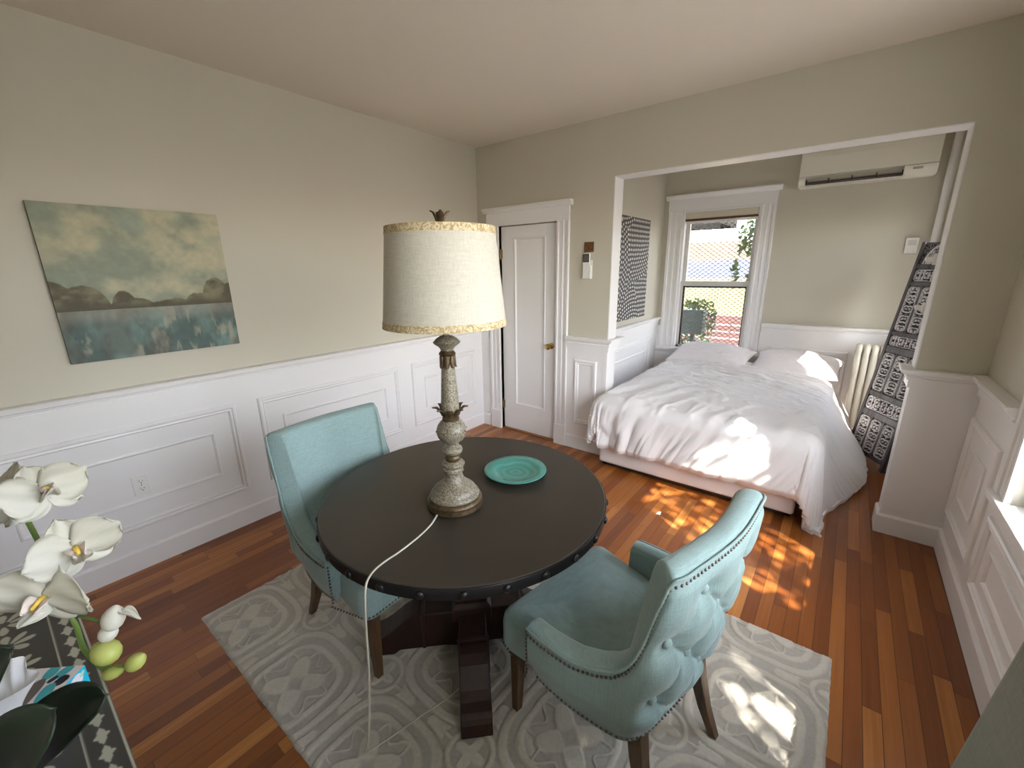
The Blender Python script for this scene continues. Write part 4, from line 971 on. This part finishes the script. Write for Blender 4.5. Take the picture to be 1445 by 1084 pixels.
fl_ = sst(.003, 0, fr - .048 * np.abs(np.cos(4 * fa_)) ** .6) * (fr > .012); fl_ *= sst(-.1, .25, np.abs(np.cos(4 * fa_)) - .45)
fx2 = np.mod(x + .055, .11) - .055; fy2 = e1 - .25; fr2 = np.hypot(fx2, fy2); fb = np.arctan2(fy2, fx2); fl2 = sst(.003, 0, fr2 - .048 * np.abs(np.cos(4 * fb)) ** .6) * (fr2 > .012)
pt = np.clip(np.maximum.reduce([lin, edge_l, orn * (e1 < .055), fl_, fl2]), 0, 1)
col = mixc((.060, .056, .048), (.40, .39, .31), pt)
P = np.stack([x - t.location.x, y - t.location.y, np.full_like(x, CZ)], -1); grid_thing('inlaid_top', P, col, mat_attr('bone inlay top', .4), t)
M['console'] = mat('charcoal console lacquer', (.055, .052, .045), .45)
part(MB().box(CX0, CX1, CY0, CY1, CZ - .028, CZ - .0006), 'top_slab', M['console'], t, bevel=.001)
part(MB().box(CX0 + .04, CX1 - .04, CY0 + .04, CY1 - .04, CZ - .14, CZ - .028), 'apron', M['console'], t)
for xx in (CX0 + .03, CX1 - .07):
    for yy in (CY0 + .03, CY1 - .07): part(MB().box(xx, xx + .04, yy, yy + .04, 0, CZ - .028), 'leg', M['console'], t, bevel=.003)
# tissue box
a0 = Vector((1.790, -3.288)); ua = Vector((.070, -.076)).normalized(); ub = Vector((-.076, -.070)).normalized()
m, nt, bs = new_mat('printed tissue carton'); M['tissuebox'] = mat_attr('printed tissue carton', .45)
t = thing('tissue_box', 'flat tissue box printed in turquoise, white and black petals on the console', 'tissue box', (a0.x, a0.y, CZ)); t.rotation_euler = (0, 0, math.atan2(ua.y, ua.x))
# local: +x along ua (long), -y along ub
LN_, WD, HT = .225, .115, .058
def carton(nu, nv, fu, side):
    u = np.linspace(0, 1, nu)[:, None] * np.ones((1, nv)); v = np.ones((nu, 1)) * np.linspace(0, 1, nv)[None, :]
    return u, v, fu(u, v)
def blobs(u, v, lst, col):
    for (cu, cv, ru, rv, a_, c_) in lst:
        du, dv = u - cu, v - cv; q = du * math.cos(a_) + dv * math.sin(a_); w_ = -du * math.sin(a_) + dv * math.cos(a_)
        msk = sst(1.08, .95, np.abs(q / ru) ** 2.4 + np.abs(w_ / rv) ** 2.4); col = mixc(col, c_, msk)
    return col
WHT, TQ, TEAL_, BLK = (.66, .60, .58), (.02, .42, .62), (.05, .33, .36), (.015, .02, .035)
U, V, P = carton(200, 100, lambda u, v: np.stack([u * LN_, -v * WD, np.full_like(u, HT)], -1), 0)
col = np.ones(U.shape + (3,)) * np.array(WHT); u_, v_ = U * LN_, V * WD
col = blobs(u_, v_, [(.012, .030, .016, .011, .3, TEAL_), (.012, .056, .018, .012, -.2, TEAL_), (.034, .018, .013, .011, .2, BLK), (.030, .038, .009, .006, .4, BLK), (.062, .024, .024, .012, -.3, TEAL_), (.092, .016, .009, .006, .5, BLK), (.12, .026, .022, .012, .4, TEAL_), (.15, .012, .012, .008, .1, BLK), (.18, .03, .024, .013, -.4, TEAL_), (.20, .08, .02, .012, .4, TEAL_), (.04, .100, .022, .010, 0, TEAL_), (.1, .104, .014, .007, .3, BLK), (.205, .06, .009, .007, 0, BLK)], col)
col = blobs(u_, v_, [(.112, .058, .085, .020, 0, (.12, .10, .09))], col)
grid_thing('carton_top', P, col, M['tissuebox'], t)
U, V, P = carton(200, 50, lambda u, v: np.stack([u * LN_, np.zeros_like(u) , v * HT], -1), 0)
col = np.ones(U.shape + (3,)) * np.array(TQ); u_, v_ = U * LN_, V * HT
col = blobs(u_, v_, [(.026, .040, .017, .013, -.5, (.66, .68, .72)), (.058, .040, .014, .011, .6, (.66, .68, .72)), (.034, .014, .012, .008, -.6, (.02, .03, .10)), (.010, .046, .007, .004, -.6, (.4, .62, .45)), (.09, .02, .018, .012, .3, (.66, .68, .72)), (.12, .04, .014, .01, -.4, (.02, .03, .10)), (.15, .025, .018, .013, .5, (.66, .68, .72)), (.19, .035, .014, .01, .2, (.66, .68, .72))], col)
grid_thing('carton_side', P, col, M['tissuebox'], t)
b = MB().box(.0008, LN_ - .0008, -WD + .0008, -.0008, .0002, HT - .0008); b.build('carton_body', mat('turquoise card', TQ, .45), t)
# tissue tuft
n = 60; u = np.linspace(0, 1, n)[:, None] * np.ones((1, n)); a_ = np.ones((n, 1)) * np.linspace(0, 2 * PI, n)[None, :]
rr = .018 + .030 * u ** 1.1 * (1 + .35 * np.sin(a_ * 3 + 2 * u) + .2 * np.sin(a_ * 7)); hh = .075 * u ** .9 * (1 + .25 * np.sin(a_ * 2 + 1)) - .01
P = np.stack([.105 + rr * np.cos(a_) * 1.5, -.058 + rr * np.sin(a_) * .8 - .01 * u, HT + hh], -1)
MB().grid(P).build('tissue', leaf_material('white tissue paper', (.80, .80, .82), (.86, .86, .87), .35, .8), t, smooth=True, recalc=False)

# orchid
Rc = np.array([[.78829, .61516, -.01314], [.15147, -.21471, -.96486], [-.59636, .75860, -.26244]]); Cc = np.array([2.98164, -3.28306, 1.63920])
def at(u, v, dep): return Vector(Cc + Rc.T @ np.array([(u - 722.5) / 597.02, (v - 542) / 597.02, 1.0]) * dep)
RIGHT, UP, FWD = Vector(Rc[0]), Vector(-Rc[1]), Vector(Rc[2])
ORX, ORY = 1.93, -3.47
t = thing('potted_orchid', 'white moth orchid in a mauve pot with arching flower stem and green buds', 'orchid', (ORX, ORY, CZ))
def tp(p): return Vector(p) - t.location
MB().lathe([(.045, 0), (.050, .004), (.062, .05), (.068, .10), (.070, .105), (.066, .107), (.062, .095), (.001, .095)], n=40).build('pot', M['pot'], t, smooth=True, angle=50)
n = 40; u = np.linspace(0, 1, n)[:, None] * np.ones((1, n)); a_ = np.ones((n, 1)) * np.linspace(0, 2 * PI, n)[None, :]
rr = .064 * u; P = np.stack([rr * np.cos(a_), rr * np.sin(a_), .098 + .022 * (1 - u ** 2) + .012 * fbm(rr * np.cos(a_) * 90 + 9, rr * np.sin(a_) * 90 + 9, 3, 3)], -1)
MB().grid(P).build('moss', M['moss'], t, smooth=True, recalc=False)
def strap_leaf(pts, wid, name='leaf', face=0):
    sp_ = smooth_path([tp(p) for p in pts], 5); n_ = len(sp_); b = MB(); P = np.zeros((n_, 7, 3))
    for i, p in enumerate(sp_):
        T_ = (sp_[min(i + 1, n_ - 1)] - sp_[max(i - 1, 0)]).normalized(); sd = T_.cross(Vector((0, 0, 1)) * (1 - face) - FWD * face); sd = sd.normalized() if sd.length > 1e-3 else Vector((1, 0, 0)); nn = sd.cross(T_)
        s_ = i / (n_ - 1); w_ = wid * (math.sin(PI * min(.985, .10 + .88 * s_)) ** .55)
        for j in range(7):
            q = (j - 3) / 3; P[i, j] = p + sd * q * w_ + nn * (.30 * w_ * (q * q) - .004 * (abs(q) < .1))
    return b.grid(P).build(name, M['dleaf'], t, smooth=True, solid=.003, recalc=False)
o3 = Vector((ORX, ORY, CZ + .10))
strap_leaf([o3, at(20, 1075, .76), at(70, 1030, .70), at(115, 995, .67), at(148, 982, .66)], .046, face=.75)
strap_leaf([o3, at(-10, 1110, .66), at(15, 1075, .60), at(45, 1035, .57), at(74, 1002, .57)], .052, face=.8)
strap_leaf([o3, at(-25, 1030, .72), at(-22, 985, .66), at(-8, 945, .64), at(14, 916, .63)], .036, face=.8)
strap_leaf([o3, o3 + Vector((-.08, -.06, .05)), o3 + Vector((-.16, -.10, .02))], .035)
strap_leaf([o3, o3 + Vector((.05, -.09, .06)), o3 + Vector((.12, -.14, .02))], .035)
# flower stem: rises off-frame left, arches over and hangs through the blooms
stem_pts = [o3 + Vector((-.01, 0, 0)), at(-60, 860, .80), at(-90, 740, .72), at(-60, 670, .66), at(0, 695, .64), at(22, 708, .63), at(52, 760, .62), at(70, 800, .62), at(95, 860, .62), at(108, 885, .62), at(118, 915, .61), at(138, 938, .61), at(150, 945, .61)]
MB().tube(smooth_path([tp(p) for p in stem_pts]), .0033, 10).build('flower_stem', M['stem'], t, smooth=True)
def twig(pts, r_=.0022): MB().tube(smooth_path([tp(p) for p in pts]), r_, 8).build('pedicel', M['stem'], t, smooth=True)
twig([at(22, 708, .63), at(36, 700, .61), at(50, 695, .60)]); twig([at(52, 760, .62), at(70, 768, .61), at(88, 775, .60)]); twig([at(70, 800, .62), at(66, 812, .61), at(60, 830, .60)])
twig([at(105, 868, .62), at(122, 872, .60), at(140, 877, .59)]); twig([at(132, 932, .61), at(160, 942, .60), at(180, 936, .60)]); twig([at(0, 690, .64), at(-10, 690, .62)])
def petal_mesh(parent, c, dirv, nrm, L_, wmax, cup, m, name='petal', p0=.15, pw_=.8, tip=0):
    """petal from c along dirv, width direction = nrm x dirv"""
    dirv = dirv.normalized(); sd = nrm.cross(dirv).normalized(); nn = dirv.cross(sd).normalized(); P = np.zeros((14, 11, 3))
    for i in range(14):
        s_ = i / 13; x_ = 2 * (p0 * .5 + (1 - p0 * .5) * s_) - 1; w_ = wmax * max(.03, 1 - abs(x_) ** 2.3) ** (pw_ * .75) * (.55 + .45 * min(1, s_ * 3))
        for j in range(11):
            q = (j - 5) / 5; P[i, j] = c + dirv * L_ * s_ * (1 - .10 * q * q * s_) + sd * q * w_ + nn * (cup * (s_ ** 2) - cup * .8 * q * q * w_ / max(wmax, 1e-6) - .002 * math.sin(7 * q + 5 * s_)) + nn * tip * s_ ** 3
    return MB().grid(P).build(name, m, parent, smooth=True, solid=.0009, recalc=False)
def flower(uv, dep, nrm_cam, size, roll, lip=True):
    """nrm_cam = facing direction in (right, up, toward-camera)"""
    c = tp(at(uv[0], uv[1], dep)); nrm = (RIGHT * nrm_cam[0] + UP * nrm_cam[1] - FWD * nrm_cam[2]).normalized()
    up = (UP - nrm * UP.dot(nrm)).normalized(); rt = up.cross(nrm).normalized(); Rr = Matrix.Rotation(math.radians(roll), 3, nrm); up = Rr @ up; rt = Rr @ rt
    f_ = bpy.data.objects.new('flower', None); C.objects.link(f_); f_.parent = t; f_.location = c; z0 = Vector((0, 0, 0)); S_ = size
    # sepals (3) behind, broad petals (2) in front
    for a in (90, 215, 325):
        dv = rt * math.cos(math.radians(a)) + up * math.sin(math.radians(a)); petal_mesh(f_, z0 - nrm * .002, dv - nrm * .12, nrm, S_ * .98, S_ * .40, -.006, M['petal'], 'sepal', .12)
    for sgn in (-1, 1):
        dv = rt * sgn + up * .22; petal_mesh(f_, z0 + nrm * .001, dv + nrm * .05, nrm, S_ * 1.05, S_ * .62, .010, M['petal'], 'petal', .20, .62)
    if lip:
        petal_mesh(f_, z0 + nrm * .004, nrm * .8 - up * .9, nrm, S_ * .52, S_ * .22, .012, M['petal'], 'lip', .3, .7, .010)
        for sgn in (-1, 1): petal_mesh(f_, z0 + nrm * .006, rt * sgn * .8 + nrm * .8 - up * .15, nrm, S_ * .34, S_ * .18, .010, M['petalpink'], 'lip_lobe', .3, .7)
        MB().tube([z0 + up * .004, z0 + up * .003 + nrm * .010, z0 + nrm * .020], [.0036, .0034, .002], 10).build('column', M['petalyellow'], f_, smooth=True)
    return f_
flower((62, 694), .60, (.55, .25, .30), .048, 18)
flower((14, 700), .66, (-.2, .1, .8), .060, 30, False)
flower((108, 775), .60, (.75, -.10, .55), .052, 25)
flower((62, 845), .585, (.18, -.30, .90), .060, -12)
def bud(uv, dep, L_, r_, ang):
    p = tp(at(uv[0], uv[1], dep)); dv = RIGHT * math.cos(math.radians(ang)) + UP * math.sin(math.radians(ang))
    pts = [p + dv * L_ * (s_ - .5) for s_ in (0, .08, .22, .42, .62, .82, .94, 1)]; MB().tube(pts, [r_ * k for k in (.12, .55, .86, 1, .95, .68, .34, .06)], 18).build('bud', M['bud'], t, smooth=True)
def wbud(uv, dep, L_, r_, ang):
    n0 = len(t.children); bud(uv, dep, L_, r_, ang); o = [c for c in bpy.data.objects if c.parent == t and c.name.startswith('bud')][-1]
    o.name = 'half_open_flower'; o.data.materials[0] = M['petal']; lab(o, 'half-open white blossom')
wbud((160, 872), .59, .036, .0135, 80); wbud((153, 893), .592, .026, .0110, 60)
petal_mesh(t, tp(at(168, 866, .59)), RIGHT * .95 + UP * .1, (UP - FWD * .3).normalized(), .026, .006, -.012, M['petal'], 'petal', .2, .8)
bud((149, 920), .60, .040, .0165, 150); bud((192, 934), .60, .030, .0110, 45); bud((160, 949), .60, .032, .0090, 20)

# ------------------------------------------------------------------ armchair cut by the frame, lower right
t = thing('wing_armchair', 'grey-beige upholstered armchair edge cut off by the lower right corner', 'armchair', (3.30, -2.60, 0), 0)
ya, yb = -2.93, -2.215
b = MB().prism([(3.255, .12), (3.275, .44), (3.325, 1.00), (3.345, 1.10), (3.38, 1.15), (3.46, 1.17), (3.54, 1.14), (3.57, 1.05), (3.57, .12)], 'y', ya, yb)
part(b, 'backrest', M['beige'], t, bevel=.03, seg=5)
part(MB().box(3.00, 3.26, ya + .06, yb - .10, .14, .40), 'seat_base', M['beige'], t, bevel=.025, seg=4)
part(MB().box(2.99, 3.28, ya + .08, yb - .12, .405, .50), 'seat_cushion', M['beige'], t, bevel=.03, seg=4)
part(MB().box(3.02, 3.28, ya, ya + .075, .14, .56), 'arm', M['beige'], t, bevel=.025, seg=4)
for xx in (3.03, 3.50):
    for yy in (ya + .08, yb - .16): part(MB().box(xx, xx + .04, yy, yy + .04, 0, .15), 'leg', M['darkwood'], t, bevel=.003)

# ------------------------------------------------------------------ outside
def foliage(bm_name, centers, n, sz, m, parent=None, seed=1, flat=.5):
    r_ = np.random.default_rng(seed); vs = []; fs = []
    for (c, rad, cnt) in centers:
        for k in range(cnt):
            d_ = r_.normal(size=3); d_ /= np.linalg.norm(d_); p = np.array(c) + d_ * np.array(rad) * r_.random() ** .4
            a = r_.normal(size=3); a /= np.linalg.norm(a); b_ = np.cross(a, r_.normal(size=3)); b_ /= np.linalg.norm(b_); s_ = sz * (.6 + .8 * r_.random()); i = len(vs)
            up_ = np.cross(a, b_) * s_ * .15
            vs += [p - a * s_, p + b_ * s_ * .5 + up_, p + a * s_, p - b_ * s_ * .5 + up_]; fs += [(i, i + 1, i + 2, i + 3)]
    b = MB(); b.add(vs, fs); return b.build(bm_name, m, parent, recalc=False)
M['leafg'] = leaf_material('sunlit green leaves', (.025, .06, .008), (.09, .15, .02), .35); M['leafd'] = leaf_material('deep green leaves', (.010, .03, .005), (.04, .075, .012), .3)
M['grass'] = mat('lawn', (.13, .115, .04), .9, var=(2, .3), bump=(40, .5, .02)); M['bark'] = mat('bark', (.10, .07, .045), .9, bump=(20, .6, .02))
M['road'] = mat('pale pavement', (.20, .195, .185), .9, var=(1.5, .15)); M['brick'] = brick_material('red brick', (.085, .030, .024), (.12, .045, .036), (.09, .065, .055))
M['bench'] = mat('weathered white paint', (.32, .32, .31), .6); M['patio'] = mat('red brick paving', (.13, .05, .04), .85, var=(6, .25), bump=(30, .4, .01))
o = MB().box(-30, 40, -30, 60, -1.1, -.85).build('ground', M['road']); o['kind'] = 'structure'
tag(MB().box(-5, 8, 2.1, 5.98, -.85, -.801).build('brick_terrace', M['patio']), 'red brick terrace outside below the alcove window', 'terrace')
tag(MB().box(-6, 4, 6.0, 6.25, -.85, .68).build('garden_wall', M['brick']), 'low red brick garden wall seen through the lower window sash', 'wall')
t = thing('garden_bench', 'long white slatted bench standing before the brick garden wall outside', 'bench', (.85, 5.6, -.80))
for k in range(4):
    b = MB()
    for s_ in range(4): b.box(-.55 + s_ * .34, -.55 + s_ * .34 + .30, .0, .02, .95 + k * .13, .975 + k * .13)
    b.build('bench_slat', M['bench'], t)
for xx in (-.60, .85):
    MB().box(xx, xx + .04, .02, .06, 0, 1.40).build('bench_post', M['bench'], t)
tag(MB().prism([(7.5, -.85), (11.5, -.85), (11.5, 1.28), (9.5, 1.2), (7.5, .4)], 'x', -12, 6).build('grass_bank', M['grass']), 'sunlit yellow-green grassy bank rising behind the brick wall', 'bank')
tag(MB().box(-16, 8, 19, 22, -.85, 2.75).build('low_building', mat('sunlit stucco wall', (.17, .13, .09), .9, var=(.6, .12))), 'pale stucco building far across the street outside', 'building')
t = thing('house', 'distant grey-blue roofed house seen through the upper window sash', 'house', (-1.6, 14.5, -.85))
MB().box(-5, 5, -.9, .9, 0, 1.95).build('house_wall', mat('cream siding', (.14, .13, .14), .9), t)
MB().prism([(-1.1, 1.95), (1.1, 1.95), (0, 2.70)], 'x', -5.3, 5.3).build('house_roof', mat('blue grey shingles', (.055, .065, .10), .9, var=(8, .3)), t)
t = thing('porch_canopy', 'dark flat canopy edge across the top left of the window view', 'canopy', (.9, 3.4, 2.18))
M['eave'] = mat('dark eave', (.02, .02, .018), 1, spec=0); MB().box(-1.3, .67, -.6, .35, -.02, .10).build('canopy_slab', M['eave'], t); MB().box(-1.3, .67, -.62, -.60, -.08, .12).build('fascia', M['eave'], t)
for xx in (-1.25, -.9): MB().box(xx, xx + .05, .25, .30, -2.98, -.02).build('canopy_post', M['black'], t)
t = thing('planter_box', 'dark green square planter with ivy hanging outside the lower window sash', 'planter', (1.40, 2.75, .77))
MB().box(-.17, .12, -.12, .12, 0, .31).build('planter_body', mat('dark green planter', (.018, .035, .025), .5), t, bevel=.006)
MB().box(-.05, .0, -.02, .03, -1.57, .0).build('planter_post', M['black'], t)
foliage('ivy', [((0, 0, .38), (.20, .14, .07), 170), ((.20, -.02, .18), (.06, .08, .22), 110)], 0, .028, M['leafg'], t, 5)
t = thing('ivy_vine', 'leafy green vine hanging down the right side of the window view', 'vine', (2.05, 2.55, .4))
foliage('vine_leaves', [((-.02, 0, 1.55), (.22, .15, .24), 330), ((.04, 0, 1.1), (.12, .12, .35), 280), ((.08, 0, .5), (.10, .12, .42), 260), ((-.20, 0, 1.15), (.05, .06, .20), 60)], 0, .032, M['leafg'], t, 8)
MB().tube([(.12, 0, -1.20), (.14, .02, .2), (.10, 0, 1.0), (.02, 0, 1.8)], [.02, .015, .012, .006], 8).build('vine_stem', M['bark'], t, smooth=True)
t = thing('hedge', 'low leafy bushes growing just below the alcove window outside', 'bush', (1.7, 3.2, -.80))
foliage('bush_leaves', [((-.5, 0, 1.1), (.45, .35, .45), 700), ((.2, .1, .85), (.5, .35, .4), 700), ((.8, 0, 1.1), (.4, .35, .45), 600)], 0, .045, M['leafd'], t, 9)
MB().tube([(0, 0, 0), (0, 0, .8)], .03, 8).build('bush_stem', M['bark'], t)
# security mesh outside the alcove window
gy, gx0, gx1, gz0, gz1 = YB + .158, WX0 - .03, WX1 + .03, WZ0 - .03, WZ1 + .03
b = MB(); sp_ = .031; sl = .72
for sgn in (1, -1):
    k = gx0 - (gz1 - gz0) / sl
    while k < gx1 + (gz1 - gz0) / sl:
        p0 = [k, gz0]; p1 = [k + (gz1 - gz0) / sl, gz1]
        if sgn < 0: p0 = [k, gz1]; p1 = [k + (gz1 - gz0) / sl, gz0]
        def clip(p, q, xx): s_ = (xx - p[0]) / (q[0] - p[0]); return [xx, p[1] + s_ * (q[1] - p[1])]
        if p1[0] > gx0 and p0[0] < gx1:
            if p0[0] < gx0: p0 = clip(p0, p1, gx0)
            if p1[0] > gx1: p1 = clip(p0, p1, gx1)
            b.tube([(p0[0], gy + sgn * .001, p0[1]), (p1[0], gy + sgn * .001, p1[1])], .0034, 4, cap=False)
        k += sp_ * 2
b.box(gx0, gx0 + .014, gy - .008, gy + .008, gz0, gz1).box(gx1 - .014, gx1, gy - .008, gy + .008, gz0, gz1).box(gx0, gx1, gy - .008, gy + .008, gz1 - .014, gz1).box(gx0, gx1, gy - .008, gy + .008, gz0, gz0 + .014)
tag(b.build('security_mesh', mat('dull steel mesh', (.10, .09, .08), .6, .3)), 'diamond expanded-metal security mesh fixed outside the alcove window', 'window grille')

# trees outside the right-hand wall that dapple the sun
SUN_T = Vector((-.86, .51, -1.10)).normalized()      # direction the light travels
def crown_at(target, dist): return Vector(target) - SUN_T * dist
for (nm, tgt, rad, cnt, sd, lb) in (('garden_tree', (3.63, -1.25, 1.35), (1.0, .9, .8), 1450, 21, 'leafy garden tree standing outside the window nearest the alcove'), ('garden_tree', (3.63, -2.45, 1.35), (1.0, .9, .9), 1350, 22, 'leafy garden tree standing outside the window nearest the viewer')):
    c = crown_at(tgt, 3.4); t = thing(nm, lb, 'tree', (c.x, c.y, -.85), group='trees outside the right windows')
    cl = [((0, 0, c.z + .85), rad, int(cnt * 1.5))]
    if sd == 22:
        c2 = crown_at((3.63, -2.72, 2.08), 3.4); cl.append(((c2.x - c.x, c2.y - c.y, c2.z + .85), (.85, .85, .42), 6500))  # extra dense unseen leaf clump, added to block sun from the chair back
    foliage('crown', cl, 0, .050, M['leafg'], t, sd)
    MB().tube([(0, 0, 0), (.05, 0, 1.5), (0, 0, c.z + .85)], [.09, .07, .03], 10).build('trunk', M['bark'], t, smooth=True)

# ------------------------------------------------------------------ light
world = bpy.data.worlds.new('World'); bpy.context.scene.world = world; world.use_nodes = True; nt = world.node_tree
bg = nt.nodes['Background']; sk = nt.nodes.new('ShaderNodeTexSky'); sk.sky_type = 'NISHITA'; sk.sun_disc = False
sk.sun_elevation = math.radians(48); sk.sun_rotation = math.atan2(.86, -.51); sk.air_density = 1; sk.dust_density = 1.5; sk.altitude = 50
hs = nt.nodes.new('ShaderNodeHueSaturation'); hs.inputs['Saturation'].default_value = .45; nt.links.new(sk.outputs[0], hs.inputs['Color']); nt.links.new(hs.outputs[0], bg.inputs['Color']); bg.inputs['Strength'].default_value = 1.05
sun = bpy.data.lights.new('Sun', 'SUN'); sun.energy = 19; sun.angle = math.radians(.6); sun.color = (1, .93, .84)
so = bpy.data.objects.new('Sun', sun); C.objects.link(so); so.rotation_euler = (-SUN_T).to_track_quat('Z', 'Y').to_euler()
# sky portals at the windows
def portal(loc, rot, sx, sy):
    l = bpy.data.lights.new('Portal', 'AREA'); l.shape = 'RECTANGLE'; l.size = sx; l.size_y = sy; l.cycles.is_portal = True
    o = bpy.data.objects.new('Portal', l); C.objects.link(o); o.location = loc; o.rotation_euler = rot
for (a, c, z0, z1) in RW: portal((W + .16, (a + c) / 2, (z0 + z1) / 2), (0, PI / 2, 0), z1 - z0, c - a)
portal((1.77, YB + .16, 1.47), (-PI / 2, 0, 0), .78, 1.55)

# ------------------------------------------------------------------ camera
cam = bpy.data.cameras.new('Camera'); co = bpy.data.objects.new('Camera', cam); C.objects.link(co); bpy.context.scene.camera = co
cam.sensor_fit = 'HORIZONTAL'; cam.sensor_width = 36; cam.lens = 597.02 / 1445 * 36; cam.clip_start = .02
Mx = Matrix.Identity(4)
for i in range(3): Mx[i][0] = Rc[0][i]; Mx[i][1] = -Rc[1][i]; Mx[i][2] = -Rc[2][i]; Mx[i][3] = Cc[i]
co.matrix_world = Mx
vs_ = bpy.context.scene.view_settings; vs_.view_transform = 'Standard'; vs_.look = 'None'; vs_.gamma = 1; vs_.use_curve_mapping = False; vs_.exposure = 1.28
bpy.context.scene.cycles.max_bounces = 12; bpy.context.scene.cycles.diffuse_bounces = 8
